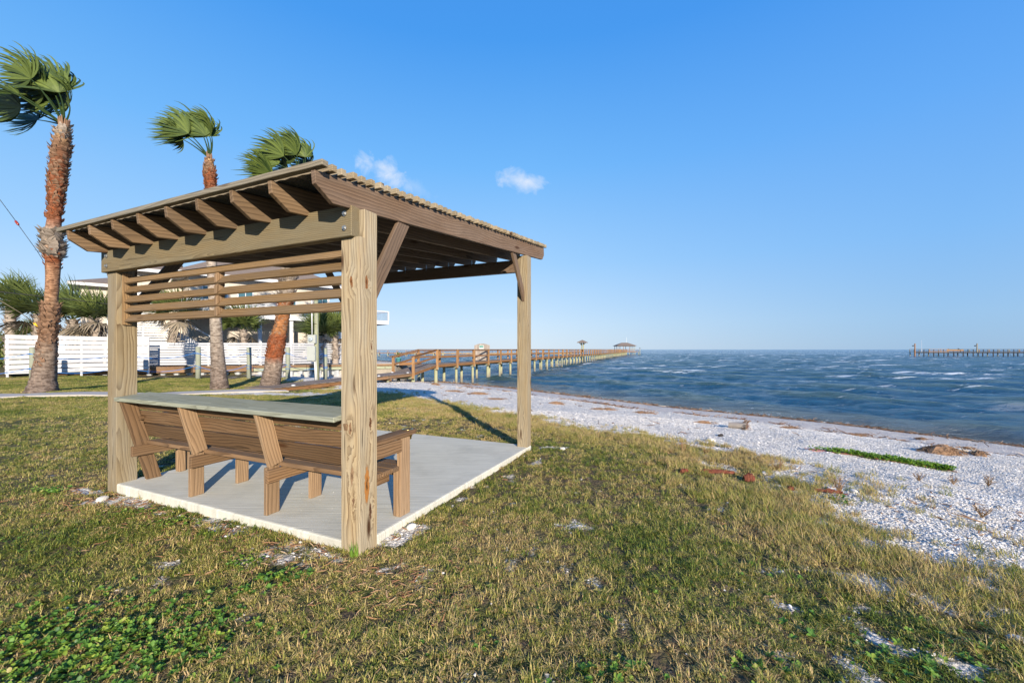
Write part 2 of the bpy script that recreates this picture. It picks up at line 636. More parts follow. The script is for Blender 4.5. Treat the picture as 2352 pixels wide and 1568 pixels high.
def blob(x, y, cx, cy, rx, ry, ang=0):
    c, s = math.cos(ang), math.sin(ang)
    dx, dy = x - cx, y - cy
    return np.exp(-(((dx * c + dy * s) / rx) ** 2 + ((-dx * s + dy * c) / ry) ** 2))


def Gp(u, v, z=0.0):
    Y = (EYE - z) * F / (v - 802)
    return ((u - 1176) / F * Y, Y)


# bare shelly patches inside the grass (x, y, rx, ry, angle)
_r = math.radians
BARE = [(*Gp(2080, 1345), .55, .17, _r(-28), 1.25), (*Gp(2230, 1400), .4, .14, _r(-28), 1.1), (*Gp(1640, 1170), .13, .1, 0, 1.0), (*Gp(1350, 1215), .12, .07, 0, .6),
        (*Gp(2190, 1510), .25, .13, _r(-20), .8), (*Gp(1620, 1250), .15, .1, 0, .6), (*Gp(640, 1290), .45, .14, _r(-25), 1.0), (*Gp(470, 1200), .45, .10, _r(-24), .8),
        (*Gp(250, 1150), .45, .16, 0, 1.3), (*Gp(390, 1300), .25, .15, 0, .8), (*Gp(920, 1240), .22, .14, .4, 1.2), (*Gp(730, 1280), .3, .1, _r(-25), 1.1),
        (*Gp(560, 1440), .3, .07, _r(-20), .7), (*Gp(840, 1320), .2, .1, 0, .7), (*Gp(1860, 1130, -.05), .6, .18, _r(-25), 1.0), (*Gp(1275, 1035), .3, .15, 0, .8),
        (*Gp(620, 904, -.1), 2.2, .55, .3, 1.3), (*Gp(760, 905, -.15), 1.6, .5, .2, 1.2), (*Gp(520, 902), 1.4, .35, .1, .9), (-8.2, 22.0, 3.0, 1.7, .7, 1.7), (-10.0, 24.3, 2.4, 1.2, .7, 1.6), (-6.2, 20.2, 2.3, 1.4, .7, 1.5)]
DARKTRK = [(2.2, 2.9, 2.2, .07, _r(-38), .5), (3.1, 2.75, 2.4, .06, _r(-36), .5)]


def edge_shift(x, y):
    return 2.0 * (1 - sstep(2.6, 6.4, y)) * sstep(.8, 3.0, x)


def shellness(x, y):
    """1 = bare shell or sand, 0 = grown over"""
    d = shore_d(x, y)
    n = fbm(x, y, 1.1, 4, 21)
    n2 = fbm(x, y, 5.0, 3, 31)
    d = d - edge_shift(x, y)
    s = 1 - sstep(11.6, 12.9, d + (n - .5) * 1.9 + (n2 - .5) * 1.6)
    for cx, cy, rx, ry, an, k in BARE:
        s = np.maximum(s, np.clip(blob(x, y, cx, cy, rx, ry, an) * k * 1.25 + (n2 - .55) * 2.2, 0, 1) * np.where(y < 12, .8, 1))
    # thin rim along the pad front
    a, b = ab(x, y)
    rim = .75 * np.exp(-((b + .10) / .09) ** 2) * (a > -.3) * (a < 4.2)
    s = np.maximum(s, np.clip(rim * .9 + (n2 - .5) * 1.5, 0, 1))
    # scattered thin spots
    s = np.maximum(s, sstep(.74, .84, fbm(x, y, 2.3, 3, 77)) * .6)
    return s


def axis(lo, hi, c, fine, growth):
    out = [c]
    st = fine
    x = c
    while x < hi:
        x += st * (1 + max(0, (x - c - 7)) * growth)
        out.append(x)
    x = c
    while x > lo:
        x -= st * (1 + max(0, (c - x - 7)) * growth)
        out.insert(0, x)
    return np.array(out)


gx = axis(-420, 70, 0.5, .055, .55)
gy = axis(-70, 900, 5.0, .055, .50)
GX, GY = np.meshgrid(gx, gy)
GZ = ground(GX, GY)
sh = shellness(GX, GY)
GZ = GZ + (fbm(GX, GY, 9, 3, 41) - .5) * .035 * (GY < 14) * (GX > -8)
# shell and wrack relief
nx, ny = len(gx), len(gy)
V = np.stack([GX.ravel(), GY.ravel(), GZ.ravel()], 1)
idx = np.arange(nx * ny).reshape(ny, nx)
Q = np.stack([idx[:-1, :-1].ravel(), idx[:-1, 1:].ravel(), idx[1:, 1:].ravel(), idx[1:, :-1].ravel()], 1)
DD = shore_d(GX, GY)
keep = (DD[:-1, :-1].ravel() > -16)
Q = Q[keep]


def np_mesh(name, V, Q, smooth=True):
    me = bpy.data.meshes.new(name)
    me.vertices.add(len(V))
    me.vertices.foreach_set('co', np.asarray(V, np.float32).ravel())
    k = Q.shape[1]
    me.loops.add(len(Q) * k)
    me.loops.foreach_set('vertex_index', Q.ravel().astype(np.int32))
    me.polygons.add(len(Q))
    me.polygons.foreach_set('loop_start', np.arange(0, len(Q) * k, k, dtype=np.int32))
    me.polygons.foreach_set('use_smooth', np.full(len(Q), smooth))
    me.update(calc_edges=True)
    me.validate()
    return me


def fattr(me, name, v, typ='FLOAT', key='value', dom='POINT'):
    a = me.attributes.new(name, typ, dom)
    a.data.foreach_set(key, np.asarray(v, np.float32 if typ != 'INT' else np.int32).ravel())


me = np_mesh('ground', V, Q)
fattr(me, 'shell', sh.ravel())
fattr(me, 'shore', DD.ravel())
fattr(me, 'green', fbm(GX, GY, .8, 3, 61).ravel())

t = NT('ground')
pos = t.pos()
shl = t.n('Attribute', attribute_name='shell', out='Fac')
dsh = t.n('Attribute', attribute_name='shore', out='Fac')
grn = t.n('Attribute', attribute_name='green', out='Fac')
n1 = t.noise(pos, 14, 5, .65)
n2 = t.noise(pos, 60, 3, .6)
vor = t.t.nodes.new('ShaderNodeTexVoronoi')
vor.inputs['Scale'].default_value = 38
t.t.links.new(pos, vor.inputs['Vector'])
vd = vor.outputs['Distance']
shellcol = t.ramp(vd, [(.0, (.80, .76, .70)), (.45, (.66, .62, .56)), (.75, (.38, .35, .31))])
shellcol = t.mix(t.m('MULTIPLY', t.m('SUBTRACT', n1, .45, clamp=True), 1.2), shellcol, (.50, .47, .44))
sand = t.mix(n2, (.44, .395, .36), (.56, .51, .47))
sand = t.mix(t.ramp(t.noise(t.mp(pos, (1, 1, 1)), 2.6, 5, .6), [(.5, (0, 0, 0)), (.62, (1, 1, 1))]), sand, shellcol)
wet = t.mix(n1, (.20, .165, .13), (.34, .29, .24))
d1 = t.m('ADD', dsh, t.m('MULTIPLY', t.m('SUBTRACT', t.noise(pos, 1.4, 4, .6), .5), 2.4))
beach = t.mix(t.ramp(t.m('DIVIDE', d1, 12.0), [(.36, (0, 0, 0)), (.44, (1, 1, 1))]), sand, shellcol)
beach = t.mix(t.ramp(t.m('DIVIDE', t.m('ADD', dsh, t.m('MULTIPLY', t.m('SUBTRACT', n1, .5), .7)), 2.0), [(.42, (1, 1, 1)), (.66, (0, 0, 0))]), beach, wet)
soil = t.mix(n1, (.06, .042, .028), (.15, .11, .07))
thatch = t.mix(n2, (.065, .055, .025), (.16, .13, .065))
turf = t.mix(t.ramp(grn, [(.35, (0, 0, 0)), (.6, (1, 1, 1))]), thatch, t.mix(n2, (.04, .05, .016), (.10, .11, .035)))
land = t.mix(t.ramp(t.noise(pos, 7, 4, .6), [(.45, (0, 0, 0)), (.6, (1, 1, 1))]), turf, soil)
shb = t.ramp(t.m('ADD', shl, t.m('MULTIPLY', t.m('SUBTRACT', n2, .5), .8)), [(.38, (0, 0, 0)), (.62, (1, 1, 1))])
t.set(Base_Color=t.mix(shb, land, beach), Roughness=.92)
t.b.inputs['Specular IOR Level'].default_value = .15
hh = t.m('ADD', t.m('MULTIPLY', vd, -.7), t.m('MULTIPLY', t.noise(pos, 22, 5, .7), 1.3))
t.set(Normal=t.bump(hh, .9, .03))
me.materials.append(t.mat)
tag(put(bpy.data.objects.new('ground', me)), kind='structure')

# ------------------------------------------------------------------ water
rad = [7.0]
while rad[-1] < 9000:
    rad.append(rad[-1] * (1.0105 if rad[-1] < 260 else 1.05))
rad = np.array(rad)
ang = np.radians(np.linspace(-72, 78, 760))
RR, AA = np.meshgrid(rad, ang, indexing='ij')
WX, WY = RR * np.sin(AA), RR * np.cos(AA)
rs = np.random.default_rng(3)
H = np.zeros_like(WX)
for k in range(34):
    lam = 0.9 * (9.0 / 0.9) ** (k / 33)
    th = math.radians(-118 + rs.normal(0, 26))  # waves run towards the beach
    kx, ky = math.cos(th) * 2 * math.pi / lam, math.sin(th) * 2 * math.pi / lam
    ph = rs.uniform(0, 6.28)
    amp = .0068 * lam ** .85
    fade = np.clip(1.6 - RR / (lam * 75), 0, 1)
    wob = 1.5 * (vnoise(WX / (lam * 4), WY / (lam * 4), 50 + k) - .5)
    s = np.sin(kx * WX + ky * WY + ph + wob * 3)
    H += amp * fade * (np.power((s + 1) / 2, 1.7) * 2 - .8)
ds = shore_d(WX, WY)
H *= np.clip(-ds / 6 + .22, .15, 1)
# breakers close to the beach
brk = np.exp(-((ds + 1.8 + 1.2 * (vnoise(WX * .25, WY * .25, 90) - .5)) / .4) ** 2) * .05 * sstep(.35, .75, vnoise(WX * .3 + 5, WY * .3, 91))
H += brk
WV = np.stack([WX.ravel(), WY.ravel(), (WATER_Z + H).ravel()], 1)
a_, b_ = RR.shape
idx = np.arange(a_ * b_).reshape(a_, b_)
WQ = np.stack([idx[:-1, :-1].ravel(), idx[:-1, 1:].ravel(), idx[1:, 1:].ravel(), idx[1:, :-1].ravel()], 1)
WQ = WQ[(ds[:-1, :-1].ravel() < 3)]
wme = np_mesh('water', WV, WQ)
fattr(wme, 'shore', ds.ravel())
fattr(wme, 'crest', (H / .12).ravel())
t = NT('water')
pos = t.pos()
dsh = t.n('Attribute', attribute_name='shore', out='Fac')
cr = t.n('Attribute', attribute_name='crest', out='Fac')
deep = t.mix(t.noise(t.mp(pos, (.25, .6, 1)), 1.0, 4, .6), (.004, .058, .150), (.016, .070, .110))
deep = t.mix(t.ramp(cr, [(.15, (0, 0, 0)), (.9, (1, 1, 1))]), deep, (.035, .075, .075))
shallow = t.mix(t.ramp(t.m('DIVIDE', t.m('ADD', dsh, 4.5), 4.5), [(0, (0, 0, 0)), (1, (1, 1, 1))]), deep, (.13, .125, .095))
# whitecaps, long across the view, plus lacy foam where it breaks
wn1 = t.noise(t.mp(pos, (.075, .55, 1)), 1.0, 3, .55, .8)
wn2 = t.noise(t.mp(pos, (.8, 4.0, 1)), 1.0, 4, .65)
wc = t.m('ADD', wn1, t.m('MULTIPLY', t.m('SUBTRACT', wn2, .5), .34))
wmask = t.ramp(wc, [(.625, (0, 0, 0)), (.665, (1, 1, 1))])
wfar = t.ramp(t.m('DIVIDE', t.m('MULTIPLY', dsh, -1.0), 60.0), [(.15, (.0, .0, .0)), (.5, (1, 1, 1))])
wmask = t.m('MULTIPLY', wmask, wfar)
lace = t.noise(t.mp(pos, (1.4, 3.0, 1)), 2.2, 6, .7, .8)
edge = t.ramp(t.m('DIVIDE', t.m('ADD', dsh, 3.0), 3.2), [(.35, (0, 0, 0)), (.7, (.45, .45, .45)), (.88, (1, 1, 1))])
foam = t.m('MULTIPLY', t.ramp(lace, [(.57, (0, 0, 0)), (.63, (1, 1, 1))]), edge)
foam = t.m('MAXIMUM', foam, wmask)
thin = t.m('MULTIPLY', t.ramp(t.noise(t.mp(pos, (.3, 1.5, 1)), 1.6, 6, .72, .6), [(.63, (0, 0, 0)), (.67, (1, 1, 1))]), .35)
foam = t.m('MAXIMUM', foam, thin)
t.set(Base_Color=t.mix(foam, shallow, (.72, .76, .78)), Roughness=t.m('MULTIPLY_ADD', foam, .5, .13), IOR=1.33)
b1 = t.noise(t.mp(pos, (.8, 1.7, 1)), 2.3, 7, .66, .3)
b2 = t.noise(t.mp(pos, (1, 1.7, 1)), 8.5, 4, .6, .2)
t.set(Normal=t.bump(t.m('ADD', b1, t.m('MULTIPLY', b2, .16)), 1.0, .36))
wme.materials.append(t.mat)
tag(put(bpy.data.objects.new('water', wme)), kind='structure')

# ------------------------------------------------------------------ concrete path
def ribbon(pts, w, lift, h):
    mb = MB()
    pts = [np.array(p) for p in pts]
    dense = []
    for i in range(len(pts) - 1):
        for k in range(6):
            dense.append(pts[i] + (pts[i + 1] - pts[i]) * k / 6)
    dense.append(pts[-1])
    vs = []
    for i, p in enumerate(dense):
        tdir = dense[min(i + 1, len(dense) - 1)] - dense[max(i - 1, 0)]
        tdir = tdir / np.hypot(*tdir)
        n = np.array((-tdir[1], tdir[0])) * w / 2
        z = gz(*p) + lift
        vs += [(p[0] + n[0], p[1] + n[1], z), (p[0] - n[0], p[1] - n[1], z), (p[0] + n[0], p[1] + n[1], z - h), (p[0] - n[0], p[1] - n[1], z - h)]
    fs = []
    for i in range(len(dense) - 1):
        o = i * 4
        fs += [(o, o + 1, o + 5, o + 4), (o + 2, o, o + 4, o + 6), (o + 1, o + 3, o + 7, o + 5)]
    mb.add(vs, fs)
    return mb


def concrete(name, c0, c1, broom=False):
    t = NT(name)
    o = t.obj()
    n = t.noise(o, 3.0, 6, .65)
    n2 = t.noise(o, 90, 3, .6)
    col = t.mix(n, c0, c1)
    col = t.mix(t.m('MULTIPLY', t.ramp(t.noise(o, 1.1, 5, .7), [(.50, (0, 0, 0)), (.68, (1, 1, 1))]), .5), col, tuple(x * .66 for x in c0))
    h = n2
    if broom:
        st = t.noise(t.mp(o, (1.0, 75, 1)), 1.0, 2, .5, .25)
        st2 = t.noise(t.mp(o, (2.2, 38, 1)), 1.0, 3, .6, .3)
        st = t.m('ADD', t.m('MULTIPLY', st, .5), t.m('MULTIPLY', st2, .6))
        h = t.m('ADD', t.m('MULTIPLY', st, 2.2), n2)
        col = t.mix(t.m('MULTIPLY', t.m('SUBTRACT', st, .38, clamp=True), 1.9), col, tuple(x * .62 for x in c0))
    t.set(Base_Color=col, Roughness=.88, Normal=t.bump(h, .5, .004))
    return t.mat


M_conc = concrete('pad_concrete', (.52, .51, .44), (.64, .63, .56), True)
M_conc2 = concrete('path_concrete', (.33, .30, .27), (.43, .40, .36))
tag(ribbon(PATH, 1.05, .035, .12).build('sidewalk', M_conc2), kind='structure')
# ------------------------------------------------------------------ concrete pad under the pergola
mb = MB()
a0, b0, a1, b1 = PADLO[0], PADLO[1], PADHI[0], PADHI[1]
e = .012
NB = 24


def pad_pt(a, b, z):
    q = (a, b, z)
    return q


def padring(z, ins):
    pts = []
    cs = [(a0 + ins, b0 + ins), (a1 - ins, b0 + ins), (a1 - ins, b1 - ins), (a0 + ins, b1 - ins)]
    for k in range(4):
        p, q = np.array(cs[k]), np.array(cs[(k + 1) % 4])
        for i in range(NB):
            w = p + (q - p) * i / NB
            n = np.array((-(q - p)[1], (q - p)[0]))
            n = n / np.hypot(*n)
            w = w + n * (vnoise(np.array([i * .6 + k * 31.0]), np.array([.5]), 8)[0] - .5) * .006 * (0 < i)
            pts.append((w[0], w[1], z))
    return pts


rings = [padring(-.15, 0), padring(.085, 0), padring(.097, .006), padring(.1, .018)]
vs = [p for r in rings for p in r]
n4 = NB * 4
fs = [(i * n4 + k, i * n4 + (k + 1) % n4, (i + 1) * n4 + (k + 1) % n4, (i + 1) * n4 + k) for i in range(3) for k in range(n4)]
fs.append(tuple(3 * n4 + k for k in range(n4)))
me = bpy.data.meshes.new('concrete_pad')
me.from_pydata(vs, [], fs)
bm = bmesh.new()
bm.from_mesh(me)
bmesh.ops.recalc_face_normals(bm, faces=bm.faces)
bm.to_mesh(me)
bm.free()
me.materials.append(M_conc)
MP = Matrix(((AV[0], BV[0], 0, ORG[0]), (AV[1], BV[1], 0, ORG[1]), (0, 0, 1, 0), (0, 0, 0, 1)))  # a, b, z -> world (mirror handled below)
# a x b points down in this frame, so bake the points instead of mirroring the object
for v in me.vertices:
    v.co = MP @ v.co
me.flip_normals()
tag(put(bpy.data.objects.new('concrete_pad', me)), kind='structure')

# ------------------------------------------------------------------ pergola
perg = empty('pergola', W(1.8, 1.7, .1), 'open sided wooden pergola with slatted sloping roof on four square posts over the concrete pad', 'pergola')
A3 = Vector((AV[0], AV[1], 0))
B3 = Vector((BV[0], BV[1], 0))
PW = .19
Z_N, Z_F = 2.66, 3.03          # underside of rafters at near posts / far posts
SL = .107


def raf(b):
    return 2.68 + SL * b


def post(a, b, w, z0, z1, notch, m=None):
    """square post; near posts are notched for the beam on their -b side"""
    prof = [(-w / 2, z0), (w / 2, z0), (w / 2, z1), (-w / 2, z1)]
    if notch:
        prof = [(-w / 2, z0), (w / 2, z0), (w / 2, z1), (-w / 2 + .05, z1), (-w / 2 + .05, 2.467), (-w / 2, 2.467)]
    # the mesh runs along local X for the grain: X up, Z along b
    M = Matrix((Vector((0, 0, 1)), -A3, B3)).transposed().to_4x4()
    c = W(a + w / 2, b + w / 2, 0)
    M.translation = c
    return prism('post', [(z, x) for x, z in prof], w, M, m or M_post, perg)


posts = [post(0, 0, PW, -.3, 2.69, True, M_post_near), post(3.554, 0, PW, -.3, 2.69, True),
         post(0.01, 3.455, .165, -.3, 3.04, False), post(3.554, 3.455, .165, -.3, 3.04, False)]
# beams
board('beam', W(.045, .005, 2.583), W(3.79, .005, 2.583), .235, .088, M_beam, perg, c=.005)
board('beam', W(.185, 3.53, 2.895), W(3.545, 3.53, 2.895), .19, .08, M_outer, perg, c=.004)
# bolts
for a in (.11, 3.66):
    for z in (2.53, 2.64):
        m_ = MB()
        c_ = W(a, -.047, z)
        m_.tube([c_, c_ - B3 * .012], .013, 6)
        m_.tube([W(a, -.041, z), W(a, -.047, z)], .02, 12)
        m_.build('bolt', M_metal, perg)
# rafters with the clipped lower front corner
slope = math.atan(SL)
bL, bR = -.35, 4.35
ras = [.075 + i * (3.66 - .075) / 8 for i in range(9)]
for i, a in enumerate(ras):
    X = (B3 * math.cos(slope) + Vector((0, 0, math.sin(slope)))).normalized()
    Zv = (Vector((0, 0, 1)) - X * X.z).normalized()
    Y = Zv.cross(X)
    M = Matrix((X, Y, Zv)).transposed().to_4x4()
    M.translation = W(a, 0, raf(0) + .1)
    l, r, h = bL / math.cos(slope), bR / math.cos(slope), .1
    prof = [(l, h), (l, .01), (l + .14, -h), (r - .09, -h), (r, -.02), (r, h)]
    prism('rafter', prof, .04, M, M_outer if i == 0 else M_rafter, perg)
    # hurricane ties
    for bb, zz in ((.052, 2.71), (3.485, 3.0)):
        if i in (0,): continue
        m_ = MB()
        m_.beam(W(a + .023, bb, zz - .055), W(a + .023, bb, zz + .07), .003, .03, up=tuple(A3))
        m_.build('metal_tie', M_metal, perg)
# clear dark roof sheet between rafters and strips
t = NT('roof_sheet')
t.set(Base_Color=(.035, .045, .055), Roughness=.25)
m_ = MB()
nw = 60
vs, fs = [], []
for i in range(nw + 1):
    a = .06 + i * 3.60 / nw
    dz = .006 * (i % 2)
    vs += [W(a, -.31, raf(-.31) + .2035 + dz), W(a, 4.33, raf(4.33) + .2035 + dz)]
for i in range(nw):
    fs.append((2 * i, 2 * i + 1, 2 * i + 3, 2 * i + 2))
m_.add(vs, fs)
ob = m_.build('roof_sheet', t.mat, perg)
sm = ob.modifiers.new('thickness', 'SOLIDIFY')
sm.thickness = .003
# strips over the sheet
ns = 49
for i in range(ns):
    b = -.335 + i * (4.35 - -.335) / (ns - 1)
    z = raf(b) + .212 + .019
    j = random.uniform(-.012, .012)
    if i == 0:
        board('roof_strip', W(-.03, b - .012, z + .002), W(3.86, b - .012, z - .006), .042, .055, M_eave, perg, c=.003)
    else:
        board('roof_strip', W(.01 + j, b, z + .004), W(3.78 + j, b, z + .004), .048, .045, M_strip, perg, c=.0025)


# knee braces, butted against post and rafter
def brace(a, b0_, z0, b1_, z1, w=.13, m=M_rafter):
    p0, p1 = W(a, b0_, z0), W(a, b1_, z1)
    M = frame(p0, p1)
    L = (p1 - p0).length / 2
    th = math.atan2(z1 - z0, abs(b1_ - b0_))
    k0 = w / 2 * math.tan(math.pi / 2 - th)   # cut plumb at the post
    k1 = w / 2 * math.tan(th)                # cut level at the rafter
    # local x along brace, z perpendicular (upwards side)
    prof = [(-L - w / 2 / math.tan(math.pi / 2 - th) * -1, w / 2), (-L - w / 2 * math.tan(th) * 0 - w / 2 * math.tan(th), -w / 2)]
    prof = [(-L + w / 2 * math.tan(th), w / 2), (-L - w / 2 * math.tan(th), -w / 2), (L + w / 2 / math.tan(th), -w / 2), (L - w / 2 / math.tan(th), w / 2)]
    return prism('brace', prof, .04, M, m, perg)


brace(.075, .19, 2.04, .60, 2.73, m=M_outer)
brace(.075, 3.455, 2.42, 3.08, 2.99, .10, m=M_outer)
brace(3.66, .19, 2.02, .66, 2.74)
brace(3.66, 3.455, 2.36, 3.0, 2.99)
# louvre screen between the near posts
aL, aR = .196, 3.548
for k, (a, w) in enumerate(((aL + .012, .024), (aR - .012, .024))):
    board('louvre_cleat', W(a, .09, 1.875), W(a, .09, 2.455), .09, w, M_slat, perg, up=tuple(B3), c=.002)
for i in range(5):
    zc = 1.945 + i * .108
    a_m = 1.86
    for aa, bb in ((aL + .026, aR - .026),):
        p0, p1 = W(aa, .09, zc), W(bb, .09, zc)
        board('louvre_slat', p0, p1, .096, .022, M_slat, perg, up=tuple(B3 * .62 + Vector((0, 0, .78))), c=.002)
    if i < 4:
        M = Matrix((Vector((0, 0, 1)), -A3, B3)).transposed().to_4x4()
        M.translation = W(a_m, .09, zc + .054)
        prism('louvre_spacer', [(-.083, -.042), (-.001, .036), (.079, .036), (-.003, -.042)], .04, M, M_leg, perg)

# ------------------------------------------------------------------ bench with the high ledge
bench = empty('bench', W(1.8, .4, .1), 'long slatted wooden bench with a broad grey ledge along its back, standing under the pergola', 'bench')
frames = [.14, 1.2, 2.35, 3.45]
zs0 = .1
# back ledge
M = frame(W(.24, .145, 1.068), W(3.50, .145, 1.068), up=(BV[0], BV[1], .08))
board('ledge', W(.235, .132, 1.062), W(3.53, .132, 1.062), .33, .042, M_ledge, bench, up=(BV[0] * .995, BV[1] * .995, .1), c=.005)


def bpt(a, b, z): return W(a, b, z)


def lean_b(z):
    return .062 + (1.006 - z) * .26


for i, a in enumerate(frames):
    # struts lean forward-down; the end one runs to the floor
    zb = .1 if i == 3 else .54
    p1, p0 = bpt(a, lean_b(1.02), 1.02), bpt(a, lean_b(zb), zb)
    M = frame(p0, p1, up=tuple(B3))
    L = (p1 - p0).length / 2
    k = .26 * .07
    prism('back_strut', [(-L - (k if i == 3 else 0), .07), (-L + (k if i == 3 else 0), -.07), (L + k, -.07), (L - k, .07)][::-1], .04, M, M_leg if i in (1, 2) else M_bench, bench)
    aj = a - .041 if i == 3 else a
    if i < 3:
        board('rear_leg', bpt(a, .15, .1), bpt(a, .15, .53), .13, .04, M_leg, bench, up=tuple(B3))
    fb = .62
    top = .80 if i in (0,) else (.80 if i == 3 else .50)
    if i in (0, 3):
        ao = a - .06 if i == 0 else a + .04
        board('front_leg', bpt(ao, fb, .1), bpt(ao, fb, top), .14, .04, M_leg, bench, up=tuple(B3))
        ai = ao + (.041 if i == 0 else -.041)
        board('front_leg', bpt(ai, fb - .035, .1), bpt(ai, fb - .035, .505), .07, .04, M_leg, bench, up=tuple(B3))
    else:
        board('front_leg', bpt(a, fb, .1), bpt(a, fb, top), .13, .04, M_leg, bench, up=tuple(B3))
    ab_ = a - .0405 if i > 0 else a + .085
    board('seat_bearer', bpt(ab_, .07 if i else .12, .455), bpt(ab_, .70 if i not in (0,) else .58, .455), .115, .038, M_bench, bench)
# back boards on the sea side of the struts
for k, (z0, z1) in enumerate(((.92, 1.03), (.765, .905), (.60, .755))):
    zc = (z0 + z1) / 2
    bb = lean_b(zc) + .088
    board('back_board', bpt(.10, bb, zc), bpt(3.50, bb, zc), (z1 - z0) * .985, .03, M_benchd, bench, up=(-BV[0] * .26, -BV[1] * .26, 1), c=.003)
# seat boards
for k, bb in enumerate((.275, .40, .525, .64)):
    board('seat_board', bpt(.075, bb, .5355), bpt(3.42, bb, .5355), .115, .04, M_bench, bench, up=tuple(B3), c=.004)
board('front_apron', bpt(.10, .715, .48), bpt(3.4, .715, .48), .14, .03, M_bench, bench)
# arms
for i, a in ((0, .11), (3, 3.46)):
    # shaped arm board with a rounded nose and a hole for the cup holder
    M = Matrix((B3, Vector((0, 0, 1)).cross(B3), Vector((0, 0, 1)))).transposed().to_4x4()
    X = (B3 + Vector((0, 0, .02))).normalized()
    Zv = (Vector((0, 0, 1)) - X * X.z).normalized()
    M = Matrix((X, Zv.cross(X), Zv)).transposed().to_4x4()
    M.translation = W(a, .14, .822)
    hw = .07
    outl = [(0, -hw), (0, hw), (.60, hw)]
    for s in range(9):
        th = math.pi / 2 - s * math.pi / 8
        outl.append((.60 + .065 * math.cos(th) + .0, hw * math.sin(th)))
    outl.append((.60, -hw)) if False else None
    bm = bmesh.new()
    outer = [bm.verts.new((x, y, .018)) for x, y in outl]
    bmesh.ops.contextual_create(bm, geom=outer)
    cx = .585
    hole = None
    r = bmesh.ops.extrude_face_region(bm, geom=list(bm.faces))
    for v in [g for g in r['geom'] if isinstance(g, bmesh.types.BMVert)]: v.co.z -= .038
    bmesh.ops.recalc_face_normals(bm, faces=bm.faces)
    bmesh.ops.bevel(bm, geom=[e_ for e_ in bm.edges], offset=.004, segments=1, affect='EDGES')
    me = bpy.data.meshes.new('armrest')
    bm.to_mesh(me)
    bm.free()
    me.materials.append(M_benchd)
    put(bpy.data.objects.new('armrest', me), bench, M)
    board('arm_rail', bpt(a - (.055 if i == 0 else -.055), .20, .745), bpt(a - (.055 if i == 0 else -.055), .55, .745), .11, .032, M_bench, bench)
    # brass cup holder let into the arm
    cpos = M @ Vector((.575, 0, .019))
    mb = MB()
    prof = [(.052, .004), (.054, -.001), (.043, -.002), (.041, .002), (.036, -.004), (.033, -.075), (.0, -.078)]
    n = 24
    ringv = [[(cpos.x + r_ * math.cos(2 * math.pi * k / n), cpos.y + r_ * math.sin(2 * math.pi * k / n), cpos.z + z_) for k in range(n)] for r_, z_ in
             [(.050, -.002), (.054, .001), (.052, .005), (.043, .005), (.038, -.002), (.036, -.07), (.001, -.072)]]
    vs = [q for r_ in ringv for q in r_]
    mb.add(vs, [(j * n + k, j * n + (k + 1) % n, (j + 1) * n + (k + 1) % n, (j + 1) * n + k) for j in range(len(ringv) - 1) for k in range(n)])
    ch = mb.build('cup_holder', M_brass, bench, True)
    mb = MB()
    ringv = [[(cpos.x + r_ * math.cos(2 * math.pi * k / n), cpos.y + r_ * math.sin(2 * math.pi * k / n), cpos.z + z_) for k in range(n)] for r_, z_ in
             [(.044, -.02), (.044, -.062), (.038, -.066), (.038, -.085), (.034, -.088), (.012, -.09), (.012, -.105), (.001, -.106)]]
    vs = [q for r_ in ringv for q in r_]
    mb.add(vs, [(j * n + (k + 1) % n, j * n + k, (j + 1) * n + k, (j + 1) * n + (k + 1) % n)[::-1] for j in range(len(ringv) - 1) for k in range(n)])
    mb.build('holder_cup', M_brass, ch, True)
# ------------------------------------------------------------------ palms
def bark_mat(name, stops, ringy=True):
    """stops along local Z in metres"""
    t = NT(name)
    o = t.obj()
    z = t.n('SeparateXYZ', {0: o}, out=2)
    H = stops[-1][0]
    n = t.noise(t.mp(o, (6, 6, 14)), 1.0, 5, .65)
    zz = t.m('ADD', t.m('DIVIDE', z, H), t.m('MULTIPLY', t.m('SUBTRACT', t.noise(o, 2.2, 4, .6), .5), .06))
    c = t.ramp(zz, [(p / H, col) for p, col in stops])
    dark = t.mix(1.0, c, (.45, .42, .40), 'MULTIPLY')
    c = t.mix(t.ramp(n, [(.40, (1, 1, 1)), (.58, (0, 0, 0))]), c, dark)
    light = t.mix(1.0, c, (1.35, 1.3, 1.25), 'MULTIPLY')
    c = t.mix(t.ramp(t.noise(t.mp(o, (18, 18, 5)), 1.0, 3, .6), [(.5, (0, 0, 0)), (.7, (1, 1, 1))]), c, light)
    rings = t.n('TexWave', {'Vector': o, 'Scale': 4.5, 'Distortion': 2.5, 'Detail': 3.0, 'Detail Scale': 1.5}, out=1, bands_direction='Z')
    h = t.m('ADD', t.m('MULTIPLY', rings, .5), n)
    t.set(Base_Color=c, Roughness=.9, Normal=t.bump(h, .8, .02))
    t.b.inputs['Specular IOR Level'].default_value = .1
    return t.mat


GREYB, REDB, TANB, BRNB, LGREY = (.17, .135, .115), (.22, .07, .03), (.29, .165, .10), (.14, .08, .05), (.27, .235, .20)


